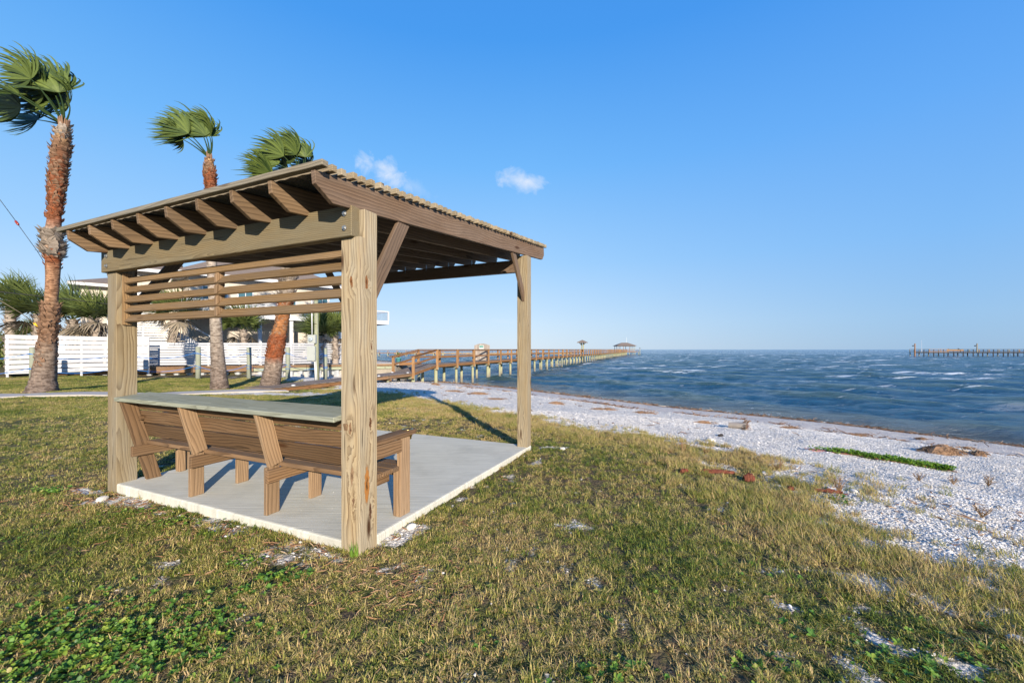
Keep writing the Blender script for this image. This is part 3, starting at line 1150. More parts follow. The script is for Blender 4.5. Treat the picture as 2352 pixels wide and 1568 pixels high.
def leaf_mat(name, c0, c1, tr=.3, rough=.45):
    t = NT(name)
    a = t.n('Attribute', attribute_name='tone', out='Fac')
    n = t.noise(t.obj(), 9, 3, .6)
    col = t.mix(t.m('ADD', t.m('MULTIPLY', a, .8), t.m('MULTIPLY', n, .3), clamp=True), c0, c1)
    t.set(Base_Color=col, Roughness=rough)
    t.b.inputs['Specular IOR Level'].default_value = .35
    tl = t.t.nodes.new('ShaderNodeBsdfTranslucent')
    t.t.links.new(col, tl.inputs[0])
    ms = t.t.nodes.new('ShaderNodeMixShader')
    ms.inputs[0].default_value = tr
    t.t.links.new(t.b.outputs[0], ms.inputs[1])
    t.t.links.new(tl.outputs[0], ms.inputs[2])
    t.t.links.new(ms.outputs[0], t.out.inputs[0])
    return t.mat


M_leaf = leaf_mat('palm_leaf', (.012, .035, .010), (.15, .20, .045))
M_leaf2 = leaf_mat('fan_palm_leaf', (.03, .055, .018), (.17, .21, .06))
M_dead = leaf_mat('dead_leaf', (.12, .10, .075), (.34, .28, .20), .15, .8)
M_boot_red = plain('red_leaf_base', (.20, .07, .03), .85, 0, .45, 9)
M_boot_brn = plain('brown_leaf_base', (.20, .115, .07), .85, 0, .45, 9)
M_boot_grey = plain('grey_leaf_base', (.27, .225, .19), .85, 0, .4, 9)
WIND = Vector((-1, .12, .22)).normalized()


def frond(org, d0, plen, R, windk, mats, spread=115, nseg=38, droop=.15, rs=None, dead=False, side=None, prad=.018):
    """fan leaf: petiole bowed by the wind, then split segments streaming with it"""
    rs = rs or random
    org, d = Vector(org), Vector(d0).normalized()
    mb = MB()
    pts = [org]
    n = 7
    for i in range(n):
        s = (i + 1) / n
        d = (d + WIND * windk * .10 * s + Vector((0, 0, -droop * .12 * s))).normalized()
        pts.append(pts[-1] + d * plen / n)
    mb.tube(pts, [prad * (1.25 - .8 * i / n) for i in range(n + 1)], 5, 0)
    tip = pts[-1]
    sd = Vector(side) if side is not None else d.cross(Vector((rs.uniform(-.3, .3), rs.uniform(-.3, .3), 1)))
    sd = (sd - d * sd.dot(d)).normalized()
    nrm = d.cross(sd).normalized()
    tones = [0] * len(mb.v)
    for k in range(nseg):
        th = math.radians(-spread + 2 * spread * k / (nseg - 1) + rs.uniform(-3, 3))
        c, s_ = math.cos(th), math.sin(th)
        dr = (d * c + sd * s_ + nrm * rs.uniform(-.10, .10) + nrm * .18 * (1 - c)).normalized()
        L = R * (.70 + .30 * max(0, c)) * rs.uniform(.72, 1.15)
        tone = rs.random() * .8 + (.2 if abs(th) < 1 else 0)
        p = tip.copy()
        w0 = R * .017 * (115 / spread) ** .3 + .003
        m = 7
        prev = None
        vs, fs = [], []
        dd = dr.copy()
        wl = windk * rs.uniform(.8, 1.25)
        for j in range(m + 1):
            q = j / m
            wd = w0 * (1.0 if q < .5 else 1.0 - ((q - .5) / .5) ** 1.3 * .96) * (.35 + .65 * min(1, q * 5))
            ax = dd.cross(nrm)
            if ax.length < .2: ax = dd.cross(sd)
            ax = ax.normalized()
            tw = nrm * .35
            vs += [p - ax * wd + tw * wd * .6, p + ax * wd + tw * wd * .6, p - tw * wd * .9] if False else [p - ax * wd, p + ax * wd]
            if j < m:
                fall = Vector((0, 0, -1)) * droop * q * 1.2
                dd = (dd + WIND * wl * (.10 + .30 * q) + fall * .5 + Vector((rs.uniform(-1, 1), rs.uniform(-1, 1), rs.uniform(-1, 1))) * (.03 + .10 * q * q)).normalized()
                p = p + dd * L / m
        for j in range(m):
            o = 2 * j
            fs.append((o, o + 1, o + 3, o + 2))
        mb.add(vs, fs, 1)
        tones += [tone] * len(vs)
    return mb, tones


def build_frond(name, parent, args, kw, mats):
    mb, tones = frond(*args, **kw)
    o = Vector(args[0])
    mb.v = [tuple(Vector(p) - o) for p in mb.v]
    me = mb.mesh(name, mats)
    fattr(me, 'tone', tones)
    return put(bpy.data.objects.new(name, me), parent, Matrix.Translation(o))


def trunk_mesh(pts, rads, mat, name, parent, n=28, rough=.05, sub=10, seed=0):
    # smooth the control polyline
    P_, R_ = [], []
    pts = [Vector(p) for p in pts]
    for i in range(len(pts) - 1):
        p0, p1, p2, p3 = pts[max(i - 1, 0)], pts[i], pts[i + 1], pts[min(i + 2, len(pts) - 1)]
        for k in range(sub):
            s = k / sub
            q = .5 * ((2 * p1) + (p2 - p0) * s + (2 * p0 - 5 * p1 + 4 * p2 - p3) * s * s + (3 * p1 - p0 - 3 * p2 + p3) * s ** 3)
            P_.append(q)
            R_.append(rads[i] * (1 - s) + rads[i + 1] * s)
    P_.append(pts[-1])
    R_.append(rads[-1])
    org = pts[0]
    vs, fs = [], []
    for i, (p, r) in enumerate(zip(P_, R_)):
        t_ = (P_[min(i + 1, len(P_) - 1)] - P_[max(i - 1, 0)]).normalized()
        a = t_.cross(Vector((0, 1, 0))).normalized()
        b = t_.cross(a)
        for k in range(n):
            th = 2 * math.pi * k / n
            nz = float(vnoise(np.array([k * 7 / n * 2 + 3.1]), np.array([i * .55]), seed)[0]) - .5
            rr = r * (1 + nz * rough * 2)
            vs.append(p - org + (a * math.cos(th) + b * math.sin(th)) * rr)
    m_ = len(P_)
    for i in range(m_ - 1):
        for k in range(n):
            fs.append((i * n + k, i * n + (k + 1) % n, (i + 1) * n + (k + 1) % n, (i + 1) * n + k))
    fs.append(tuple((m_ - 1) * n + k for k in range(n)))
    mb = MB()
    mb.add(vs, fs)
    me = mb.mesh(name, mat, True)
    o = put(bpy.data.objects.new(name, me), parent, Matrix.Translation(org))
    return o, P_, R_


def boots(P_, R_, zones, parent, seed=1):
    """old leaf bases: pointed flakes that stand off the trunk; zones = (z0, z1, count, length, lift, material index)"""
    rs = random.Random(seed)
    mb = MB()
    for z0, z1, cnt, ln, lift, mi in zones:
        for _ in range(cnt):
            z = rs.uniform(z0, z1)
            i = min(range(len(P_)), key=lambda q: abs(P_[q].z - z))
            p, r = P_[i], R_[i]
            th = rs.uniform(0, 2 * math.pi)
            n = Vector((math.cos(th), math.sin(th), 0))
            s = Vector((-n.y, n.x, 0))
            up = Vector((0, 0, 1)) + s * rs.uniform(-.9, .9)
            w = rs.uniform(.6, 1.2) * ln * .42
            L = ln * rs.uniform(.6, 1.3)
            base = p + n * r * .96 + Vector((0, 0, z - p.z))
            out = (up.normalized() * (1 - lift) + n * lift * rs.uniform(.5, 1.5)).normalized()
            tip = base + out * L
            mid = base + out * L * .5 + n * .02
            vs = [base - s * w, base + s * w, mid + s * w * .8, mid - s * w * .8, tip, base - n * .03, mid - n * .03]
            mb.add(vs, [(0, 1, 2, 3), (3, 2, 4), (0, 3, 6, 5), (1, 5, 6, 2), (3, 4, 6), (2, 6, 4)], mi)
    o = mb.build('leaf_bases', [M_boot_red, M_boot_brn, M_boot_grey], parent)
    o['kind'] = 'stuff'
    return o


def tall_palm(label, base, ctrl, rads, stops, zones, leaves, seed):
    root = empty('palm_tree', base, label, 'palm tree', 'tall wind blown palms on the lawn')
    H = ctrl[-1][2] - ctrl[0][2]
    bm_ = bark_mat('palm_bark', [(z * H, c) for z, c in stops])
    tr, P_, R_ = trunk_mesh(ctrl, rads, bm_, 'trunk', root, seed=seed)
    boots(P_, R_, [(ctrl[0][2] + a * H, ctrl[0][2] + b * H, c, l, lf, m) for a, b, c, l, lf, m in zones], root, seed)
    rs = random.Random(seed)
    top = Vector(ctrl[-1])
    for (ang, yaw, plen, R, wk) in leaves:
        d = Vector((math.sin(math.radians(ang)) * math.cos(math.radians(yaw)), math.sin(math.radians(ang)) * math.sin(math.radians(yaw)), math.cos(math.radians(ang))))
        build_frond('frond', root, (top - d * .1, d, plen, R, wk, None), dict(rs=rs, nseg=50, spread=rs.uniform(58, 98), side=Vector((rs.uniform(.2, 1), rs.uniform(-.5, .5), rs.uniform(-.6, .9))), prad=.03), [M_leaf, M_leaf])
    # young spears and leaf stubs at the crown
    m_ = MB()
    for k in range(14):
        th = k * 2.4
        n = Vector((math.cos(th), math.sin(th), 0))
        m_.tube([top + n * R_[-1] * .7 - Vector((0, 0, .15)), top + n * R_[-1] * (1.1) + Vector((0, 0, rs.uniform(.12, .3)))], [.04, .015], 5)
    o = m_.build('crown_stubs', M_boot_brn, root)
    o['kind'] = 'stuff'
    return root


# nearest: ragged red and grey trunk
Y1 = 14.06
B1 = P(97, 901, Y1)
c1 = [P(97, 903, Y1), P(100, 870, Y1), P(108, 800, Y1), P(118, 690, Y1), P(122, 600, Y1 - .0), P(120, 550, Y1), P(127, 480, Y1), P(133, 400, Y1), P(140, 340, Y1), P(147, 288, Y1)]
r1 = [.46, .32, .245, .165, .19, .215, .155, .215, .225, .13]
tall_palm('tall palm with a thick ragged red and grey trunk, leftmost on the lawn', (B1.x, B1.y, gz(B1.x, B1.y)), c1, r1,
          [(0, (.13, .10, .085)), (.03, GREYB), (.15, (.22, .17, .135)), (.22, BRNB), (.33, (.30, .19, .12)), (.38, TANB), (.46, TANB), (.50, REDB), (.54, (.34, .25, .19)), (.60, (.36, .29, .23)), (.66, REDB), (.80, REDB), (.92, BRNB), (1.0, (.40, .27, .15))],
          [(.10, .24, 90, .12, .2, 1), (.22, .33, 150, .20, .38, 1), (.50, .60, 170, .27, .5, 2), (.46, .53, 40, .16, .3, 0), (.64, .80, 260, .15, .34, 0), (.70, .97, 330, .16, .38, 1), (.94, 1.0, 50, .16, .35, 2)],
          [(-62, 0, 1.75, 1.75, 1.5), (-48, 30, 1.5, 1.7, 1.4), (-30, -20, 1.3, 1.8, 1.4), (-20, 10, 1.4, 1.9, 1.3), (-8, 0, 1.35, 2.0, 1.1), (4, 10, 1.2, 1.8, 1.3), (12, -30, 1.2, 1.8, 1.5),
           (24, 20, .95, 1.6, 2.0), (-70, -25, 1.9, 1.5, 1.5), (-55, 40, 2.1, 1.5, 1.5), (-22, 45, 1.7, 1.6, 1.4), (-34, -45, 1.55, 1.6, 1.3)], 3)
# middle: smooth grey trunk, small crown above the roof
Y2 = 16.7
B2 = P(505, 893, Y2)
c2 = [P(505, 896, Y2), P(503, 870, Y2), P(499, 800, Y2), P(493, 700, Y2), P(486, 600, Y2), P(483, 500, Y2), P(484, 437, Y2), P(482, 400, Y2), P(481, 364, Y2)]
r2 = [.36, .29, .225, .19, .175, .15, .14, .20, .08]
tall_palm('palm with a smooth grey trunk and red ragged neck rising behind the pergola', (B2.x, B2.y, gz(B2.x, B2.y)), c2, r2,
          [(0, (.14, .11, .09)), (.04, GREYB), (.3, (.30, .26, .22)), (.6, (.33, .28, .24)), (.80, (.30, .16, .09)), (.86, REDB), (.93, REDB), (.97, (.38, .22, .11)), (1, (.45, .32, .15))],
          [(.84, .94, 170, .16, .35, 0), (.92, .995, 120, .15, .32, 1)],
          [(-40, 0, 1.5, 1.5, 1.2), (-30, 20, 1.3, 1.6, 1.2), (-8, 0, 1.25, 1.7, 1.1), (4, -20, 1.05, 1.5, 1.3), (14, 10, 1.05, 1.5, 1.6), (20, 0, 1.1, 1.5, 1.7), (-48, 0, 1.45, 1.2, 1.2)], 5)
# right: leaning, red middle, crown just over the rafters
Y3 = 18.4
B3_ = P(620, 890, Y3)
c3 = [P(618, 893, Y3), P(624, 865, Y3), P(634, 800, Y3), P(647, 740, Y3), P(658, 680, Y3), P(667, 620, Y3), P(678, 540, Y3), P(684, 470, Y3), P(686, 408, Y3)]
r3 = [.44, .38, .33, .26, .27, .28, .26, .26, .17]
tall_palm('leaning palm with shredded orange red bark between the grey trunked palm and the boardwalk', (B3_.x, B3_.y, gz(B3_.x, B3_.y)), c3, r3,
          [(0, (.15, .12, .10)), (.03, GREYB), (.12, (.24, .19, .155)), (.155, REDB), (.24, REDB), (.28, (.32, .15, .065)), (.36, (.28, .12, .05)), (.40, (.26, .11, .05)), (.45, LGREY), (.75, LGREY), (1, (.35, .25, .16))],
          [(.15, .25, 190, .16, .3, 0), (.25, .42, 140, .13, .2, 1), (.36, .43, 70, .22, .4, 0), (.43, .8, 420, .24, .45, 2)],
          [(-75, 0, 1.3, 1.6, .9), (-50, 0, 1.2, 1.6, 1.0), (-25, 20, 1.2, 1.6, 1.2), (0, 0, 1.2, 1.6, 1.3), (14, -30, 1.1, 1.5, 1.5), (25, 20, 1.1, 1.5, 1.6), (35, 0, 1.1, 1.4, 1.9), (-60, -40, 1.1, 1.5, .9),
           (-88, 10, 1.2, 1.5, .5), (-10, -60, 1.0, 1.4, 1.2), (40, 45, 1.0, 1.3, 1.8)], 9)


def fan_palm(label, x, y, z0, h, crown, nlive, ndead, seed, R=1.0, trk=.16, wk=.7, group='bushy fan palms behind the white fences'):
    root = empty('fan_palm', (x, y, z0), label, 'fan palm', group)
    rs = random.Random(seed)
    top = Vector((x + rs.uniform(-.15, .15), y, z0 + h))
    tr, P_, R_ = trunk_mesh([(x, y, z0), (x + .03, y, z0 + h * .5), tuple(top)], [trk * 1.25, trk, trk * .9], M_boot_grey, 'trunk', root, n=14, sub=6, seed=seed)
    boots(P_, R_, [(z0 + h * .1, z0 + h, int(60 + h * 25), .26, .45, 2)], root, seed)
    for k in range(nlive):
        th = k * 2.399 + rs.uniform(-.3, .3)
        el = math.radians(rs.uniform(5, 72))
        d = Vector((math.cos(th) * math.sin(el), math.sin(th) * math.sin(el), math.cos(el)))
        build_frond('frond', root, (top, d, crown * rs.uniform(.55, .95), R * rs.uniform(.8, 1.1), wk, None), dict(rs=rs, nseg=40, spread=105, prad=.014), [M_leaf2, M_leaf2])
    for k in range(ndead):
        th = k * 2.399 + 1
        el = math.radians(rs.uniform(82, 125))
        d = Vector((math.cos(th) * math.sin(el), math.sin(th) * math.sin(el), math.cos(el)))
        build_frond('dead_frond', root, (top - Vector((0, 0, .15)), d, crown * rs.uniform(.4, .7), R * rs.uniform(.7, 1.0), wk, None), dict(rs=rs, nseg=22, spread=80, droop=.7, prad=.012), [M_dead, M_dead])
    return root


def fp(label, u, vtop, Y, zb, crown, nl, nd, sd_, R, trk, wk):
    q = P(u, vtop + 22 if u < 300 else vtop - 4, Y)
    a, k = (crown * .82, nl + 4, max(1, int(nd * .4)), sd_, R * 1.22, trk * .8, wk * .38), {}
    return fan_palm(label, q.x, q.y, zb, q.z - zb, *a, **k)


fp('young palm with a shaggy brown trunk at the far left edge behind the fence', 24, 668, 27.0, .3, 1.1, 13, 7, 11, 1.1, .32, 1.0)
fp('broad fan palm half hidden behind the leftmost tall palm', 90, 705, 25.0, .5, 1.5, 15, 6, 12, 1.5, .3, 1.0)
fp('tallest bushy fan palm with grey dead skirt, left of the near left post', 168, 712, 24.0, .5, 1.3, 16, 12, 13, 1.35, .3, .8)
fp('fan palm with bright green heart beside the left post', 222, 712, 23.6, .5, 1.1, 14, 13, 14, 1.2, .24, .8)
fp('fan palm seen through the lowest louvre slats in front of the slatted stair', 396, 728, 25.2, .5, 1.15, 11, 12, 15, 1.25, .22, .9)
fp('fan palm with outflung grey leaf stems behind the low fence, right of the grey trunk', 560, 762, 27.6, .5, 1.2, 15, 7, 16, 1.3, .22, .9)
fp('round green fan palm beside the utility pole', 736, 775, 31.0, .5, 1.2, 18, 3, 17, 1.35, .25, .6)
fp('round green fan palm right of the utility pole by the near post', 770, 770, 31.6, .5, 1.2, 18, 4, 18, 1.35, .25, .7)
fp('low dark fan palm just above the left end of the tall fence', 72, 752, 26.0, .3, .8, 10, 2, 19, .8, .2, .9)

# ------------------------------------------------------------------ white fences: every board a part
def slat_fence(name_label, pts, top, bottoms, nrow, end_post=True):
    """horizontal boards between posts; pts = [(x, y)], board rows from z0 to z1 which may run unevenly"""
    root = empty('board_fence', (pts[0][0], pts[0][1], bottoms[0]), name_label, 'fence', 'white horizontal board fences')
    for i in range(len(pts) - 1):
        (x0, y0), (x1, y1) = pts[i], pts[i + 1]
        L = math.hypot(x1 - x0, y1 - y0)
        nb = max(1, round(L / 2.4))
        for k in range(nb):
            s0, s1 = k / nb, (k + 1) / nb
            for r in range(nrow):
                q = (r + .5) / nrow
                za = lambda s: (bottoms[i] * (1 - s) + bottoms[i + 1] * s) * (1 - q) + (top[i] * (1 - s) + top[i + 1] * s) * q
                hh = ((top[i] - bottoms[i])) / nrow
                j = random.uniform(-.004, .004)
                board('fence_board', (x0 + (x1 - x0) * s0, y0 + (y1 - y0) * s0, za(s0) + j), (x0 + (x1 - x0) * s1 * .999, y0 + (y1 - y0) * s1 * .999, za(s1) + random.uniform(-.006, .006)),
                      round(hh * .80, 3), .025, M_fence, root, c=.003)
            px, py = x0 + (x1 - x0) * s1, y0 + (y1 - y0) * s1
            nx_, ny_ = -(y1 - y0) / L, (x1 - x0) / L
            zt = top[i] * (1 - s1) + top[i + 1] * s1
            zb = bottoms[i] * (1 - s1) + bottoms[i + 1] * s1
            board('fence_post', (px + nx_ * .065, py + ny_ * .065, zb - .25), (px + nx_ * .065, py + ny_ * .065, zt - .01), .09, .09, M_fence, root, up=(nx_, ny_, 0), c=.004)
    return root


t = NT('fence_paint')
rnd = t.n('ObjectInfo', out='Random')
n = t.noise(t.mp(t.obj(), (.7, 12, 12)), 1.0, 4, .6)
t.set(Base_Color=t.mix(t.m('ADD', t.m('MULTIPLY', n, .7), t.m('MULTIPLY', rnd, .3)), (.47, .48, .51), (.36, .37, .40)), Roughness=.55, Normal=t.bump(n, .2, .004))
M_fence = t.mat
fL0 = P(12, 800, 20.4)
fL1 = P(340, 800, 23.2)
fLb = P(16, 800, 24.5)
slat_fence('taller white board fence on the left behind the leftmost palm', [(fLb.x, fLb.y), (fL0.x, fL0.y), (fL1.x, fL1.y)],
           [2.34, 2.34, 2.26], [.40, .34, .46], 8)
f20 = P(341, 800, 24.2)
f21 = P(600, 800, 27.4)
f22 = P(800, 800, 32.6)
slat_fence('lower white board fence on top of the timber bulkhead', [(f20.x, f20.y), (f21.x, f21.y), (f22.x, f22.y)], [2.0, 2.04, 2.08], [.66, .60, .52], 9)

# ------------------------------------------------------------------ bulkhead: timber wale over grey sheet piles
root = empty('bulkhead', (BULK_A[0], BULK_A[1], 0), 'brown timber bulkhead with grey corrugated sheet piling below the low white fence', 'bulkhead')
e2 = (BULK_B - BULK_A) / np.hypot(*(BULK_B - BULK_A))
nn = np.array((e2[1], -e2[0]))
LB = float(np.hypot(*(BULK_B - BULK_A)))


def bk(s, off, z):
    q = BULK_A + e2 * s + nn * off
    return (q[0], q[1], z)


for k in range(6):
    s0, s1 = LB * k / 6 + .01, LB * (k + 1) / 6 - .01
    zt = lambda s: .66 - .20 * s / LB
    board('timber_wale', bk(s0, .18, zt(s0) - .10), bk(s1, .18, zt(s1) - .10), .17, .14, M_wale, root, c=.008)
    board('timber_wale', bk(s0, .16, zt(s0) - .30), bk(s1, .16, zt(s1) - .30), .20, .12, M_fgreen if k > 2 else M_wale, root, c=.008)
mb = MB()
vs, fs = [], []
ncr = 124
for i in range(ncr + 1):
    s = LB * i / ncr
    off = .08 if (i // 1) % 4 in (0, 1) else -.14
    vs += [bk(s, off, .5), bk(s, off, -1.4)]
mb.add(vs, [(2 * i, 2 * i + 1, 2 * i + 3, 2 * i + 2) for i in range(ncr)])
M_sheet = plain('vinyl_sheet_pile', (.34, .36, .38), .6, 0, .12, 2)
mb.build('sheet_piling', M_sheet, root)
# end return towards the water and its concrete cap
rt = empty('seawall', (BULK_B[0], BULK_B[1], .4), 'concrete capped seawall corner with pale rubble left of the pier ramp', 'seawall')
mb = MB()
mb.beam((BULK_B[0] - 3.0, BULK_B[1] - 2.4, .42), (BULK_B[0] + .35, BULK_B[1] + .3, .42), .16, .5)
mb.beam((BULK_B[0] + .12, BULK_B[1] + .1, .42), (BULK_B[0] + .3, BULK_B[1] + 5.0, .42), .15, .5)
mb.build('cap', M_conc2, rt)
mb = MB()
mb.beam((BULK_B[0] - 3.0, BULK_B[1] - 2.45, -.45), (BULK_B[0] + .1, BULK_B[1] + .05, -.45), 1.55, .2)
mb.beam((BULK_B[0] + .1, BULK_B[1] + .1, -.45), (BULK_B[0] + .2, BULK_B[1] + 5.0, -.45), 1.55, .2)
mb.build('wall_face', concrete('old_concrete', (.22, .19, .15), (.36, .32, .26)), rt)

# ------------------------------------------------------------------ mooring style posts with blue rope
M_rpost = plain('green_grey_post', (.22, .24, .19), .85, 0, .3, 5, .3)
M_rope = plain('blue_rope', (.02, .16, .50), .6, 0, .2, 40)
rp = []
for k, (u, v, Y, lab) in enumerate([(75, 797, 19.4, 'round grey green post with blue rope, left of the leftmost palm trunk'), (284, 797, 21.0, 'round rope post hidden behind the left pergola post'),
                                    (455, 796, 21.6, 'rope post between the left pergola post and the grey trunked palm'), (572, 797, 22.6, 'rope post between the grey trunked palm and the leaning palm'),
                                    (661, 797, 23.4, 'rope post just right of the leaning palm'), (747, 799, 24.6, 'rope post with coils of blue rope right of the utility pole')]):
    q = P(u, v, Y)
    zb = gz(q.x, q.y)
    root = empty('rope_post', (q.x, q.y, zb), lab, 'post', 'round posts strung with blue rope')
    mb = MB()
    rad_ = .118
    mb.tube([(q.x, q.y, zb - .3), (q.x + .01, q.y, zb + .9), (q.x, q.y, q.z - .02), (q.x, q.y, q.z)], [rad_, rad_ * .98, rad_ * .95, rad_ * .85], 14)
    mb.build('pole', M_rpost, root, True)
    mb = MB()
    for zz in ((.33, 1.02) if k < 5 else (.32, .36, .40, .9, .94, .98)):
        z_ = q.z - zz * (q.z - zb) / 1.5
        mb.tube([(q.x + (rad_ + .008) * math.cos(a_), q.y + (rad_ + .008) * math.sin(a_), z_) for a_ in np.linspace(0, 2 * math.pi, 17)], .014, 5)
    mb.build('rope_loop', M_rope, root, True)
    rp.append((q, zb))
far = (P(-180, 797, 18.0), .2)
chain = [far] + rp
for row, (frac, sag, lab) in enumerate(((.20, .30, 'upper sagging blue rope strung from post to post'), (.66, .28, 'lower sagging blue rope strung from post to post'))):
    mb = MB()
    for (q0, b0_), (q1, b1_) in zip(chain[:-1], chain[1:]):
        z0_, z1_ = q0.z - frac * 1.5, q1.z - frac * 1.5
        pts = []
        for s in np.linspace(0, 1, 13):
            pts.append((q0.x + (q1.x - q0.x) * s, q0.y + (q1.y - q0.y) * s - .13, z0_ + (z1_ - z0_) * s - 4 * sag * s * (1 - s)))
        mb.tube(pts, .013, 5)
    tag(mb.build('blue_rope', M_rope, None, True), lab, 'rope', 'blue ropes between the posts')

# ------------------------------------------------------------------ utility pole, meter, panel, wires
Yp = 21.2
q = P(727, 684, Yp)
zb = gz(q.x, q.y)
root = empty('utility_pole', (q.x, q.y, zb), 'weathered green utility pole with white conduit and wires in front of the low fence', 'utility pole')
mb = MB()
mb.tube([(q.x + .03, q.y, zb - .3), (q.x, q.y, 2.0), (q.x - .02, q.y, q.z)], [.12, .108, .095], 14)
mb.build('pole', M_fgreen, root, True)
mb = MB()
xc = P(719, 700, Yp).x
mb.tube([(xc, q.y - .1, P(719, 768, Yp).z), (xc - .02, q.y - .1, q.z + .03)], .032, 10)
wh = MB()
wh.tube([(xc - .02, q.y - .1, q.z + .03), (xc - .05, q.y - .18, q.z + .1), (xc - .1, q.y - .2, q.z + .02)], [.032, .04, .03], 10)
cd2 = MB()
cd3 = MB()
cd2.tube([(xc + .13, q.y - .11, P(719, 828, Yp).z), (xc + .20, q.y - .12, zb - .1)], .028, 10)
cd3.tube([(xc + .2, q.y - .11, P(719, 828, Yp).z), (xc + .27, q.y - .12, zb - .1)], .02, 10)
mb.build('conduit', M_white, root, True)
wh.build('weather_head', M_white, root, True)
cd2.build('conduit', M_white, root, True)
cd3.build('conduit', M_white, root, True)
M_boxg = plain('grey_enclosure', (.36, .39, .38), .5, .2, .06, 3)
rt = empty('electric_meter', P(721, 778, Yp), 'small grey electric meter with round glass dial on the utility pole', 'electric meter')
a_, b_ = P(712, 788, Yp), P(730, 769, Yp)
mb = MB()
mb.box((a_.x, q.y - .26, a_.z), (b_.x, q.y - .115, b_.z))
mb.build('housing', M_boxg, rt)
mb = MB()
cx_, cz_ = (a_.x + b_.x) / 2 - .03, (a_.z + b_.z) / 2 - .02
mb.tube([(cx_, q.y - .26, cz_), (cx_, q.y - .30, cz_), (cx_, q.y - .36, cz_), (cx_, q.y - .375, cz_)], [.11, .11, .095, .07], 20)
t = NT('dial_glass')
t.set(Base_Color=(.35, .42, .48), Roughness=.08)
gl = mb.build('dial_cover', t.mat, rt, True)
mb = MB()
mb.box((cx_ - .05, q.y - .379, cz_ - .015), (cx_ + .05, q.y - .376, cz_ + .02))
mb.build('dial_face', plain('dial', (.05, .06, .07), .4), rt)
rt = empty('breaker_panel', P(721, 812, Yp), 'large flat grey electrical box below the meter on the utility pole', 'electrical box')
a_, b_ = P(710, 828, Yp), P(731.5, 795, Yp)
mb = MB()
mb.box((a_.x, q.y - .24, a_.z), (b_.x - .06, q.y - .115, b_.z))
mb.build('cabinet', M_boxg, rt)
board('cabinet_door', (a_.x + .01, q.y - .25, (a_.z + b_.z) / 2), (b_.x - .08, q.y - .25, (a_.z + b_.z) / 2), abs(b_.z - a_.z) - .03, .015, M_boxg, rt)
mb = MB()
mb.box((b_.x - .1, q.y - .27, (a_.z + b_.z) / 2 - .03), (b_.x - .085, q.y - .258, (a_.z + b_.z) / 2 + .03))
mb.build('latch', M_metal, rt)


def wire(name, pts, r, m, label, cat):
    mb = MB()
    mb.tube(pts, r, 5)
    return tag(mb.build(name, m, None, True), label, cat)


M_black = plain('black_cable', (.015, .015, .018), .6)
pl = [P(-300, 640, 13), P(0, 670, 14.5), P(130, 684, 15.5), P(254, 699, 16.5), P(400, 712, 18), P(534, 707, 19.5), P(640, 697, 20.4), P(718, 687, 21.15)]
wire('service_wire', pl, .014, M_black, 'black overhead service wire sagging across to the utility pole', 'cable')
gtop, gbot = P(-40, 405, 12.6), P(142, 655, 13.6)
ins = P(39, 512, 12.9)
wire('guy_wire', [gtop, ins + Vector((-.04, 0, .06))], .008, M_black, 'thin guy wire slanting down from the upper left', 'cable')
gw = wire('guy_wire', [ins + Vector((.04, 0, -.06)), P(85, 576, 13.2), P(100, 600, 13.8)], .008, M_black, 'lower length of the guy wire below the red insulator', 'cable')
mb = MB()
mb.tube([ins + Vector((-.05, 0, .07)), ins + Vector((-.03, 0, .04)), ins + Vector((.03, 0, -.04)), ins + Vector((.05, 0, -.07))], [.02, .034, .034, .02], 10)
tag(mb.build('insulator', plain('red_glaze', (.22, .025, .012), .25), None, True), 'small dark red insulator on the slanting guy wire', 'insulator')
wire('guy_rope', [P(0, 690, 15), P(50, 720, 15.4), P(80, 743, 15.7)], .012, M_dead, 'tan guy rope ending in a yellow sleeve', 'rope')
mb = MB()
mb.tube([P(78, 741, 15.7), P(88, 752, 15.8)], .035, 8)
tag(mb.build('yellow_sleeve', plain('yellow_plastic', (.75, .45, .01), .5), None, True), 'short yellow sleeve on the guy rope beside the leftmost palm', 'guy marker')

# ------------------------------------------------------------------ house
M_sid = NT('cream_siding')
t = M_sid
o = t.obj()
gr = t.n('TexWave', {'Vector': o, 'Scale': .52, 'Distortion': 0.0}, out=1, bands_direction='X')
gm = t.ramp(gr, [(.0, (1, 1, 1)), (.012, (0, 0, 0))])
n = t.noise(o, .8, 4, .6)
t.set(Base_Color=t.mix(gm, t.mix(n, (.42, .38, .325), (.50, .455, .40)), (.35, .31, .27)), Roughness=.7)
M_sid = t.mat
t = NT('shingles')
o = t.obj()
n = t.noise(t.mp(o, (6, 6, 20)), 1.0, 4, .7)
t.set(Base_Color=t.mix(n, (.10, .075, .06), (.24, .19, .155)), Roughness=.9, Normal=t.bump(n, .6, .03))
M_shing = t.mat
t = NT('window_glass')
t.set(Base_Color=(.045, .11, .14), Roughness=.06)
t.b.inputs['Specular IOR Level'].default_value = .8
M_glass = t.mat
M_teal = plain('blue_door', (.05, .14, .18), .4)
M_dark = plain('dark_gap', (.03, .028, .028), .9)
house = empty('beach_house', (-20, 33, .45), 'large raised cream beach house with white decks and brown hip roof behind the fences', 'house')
HU = Vector((.73, .68, 0)).normalized()      # along the facade, to the right
HN = Vector((HU.y, -HU.x, 0))               # outward, to the camera side
HO = Vector((-22.8, 29.2, 0))


def hp(s, n, z): return HO + HU * s + HN * n + Vector((0, 0, z))


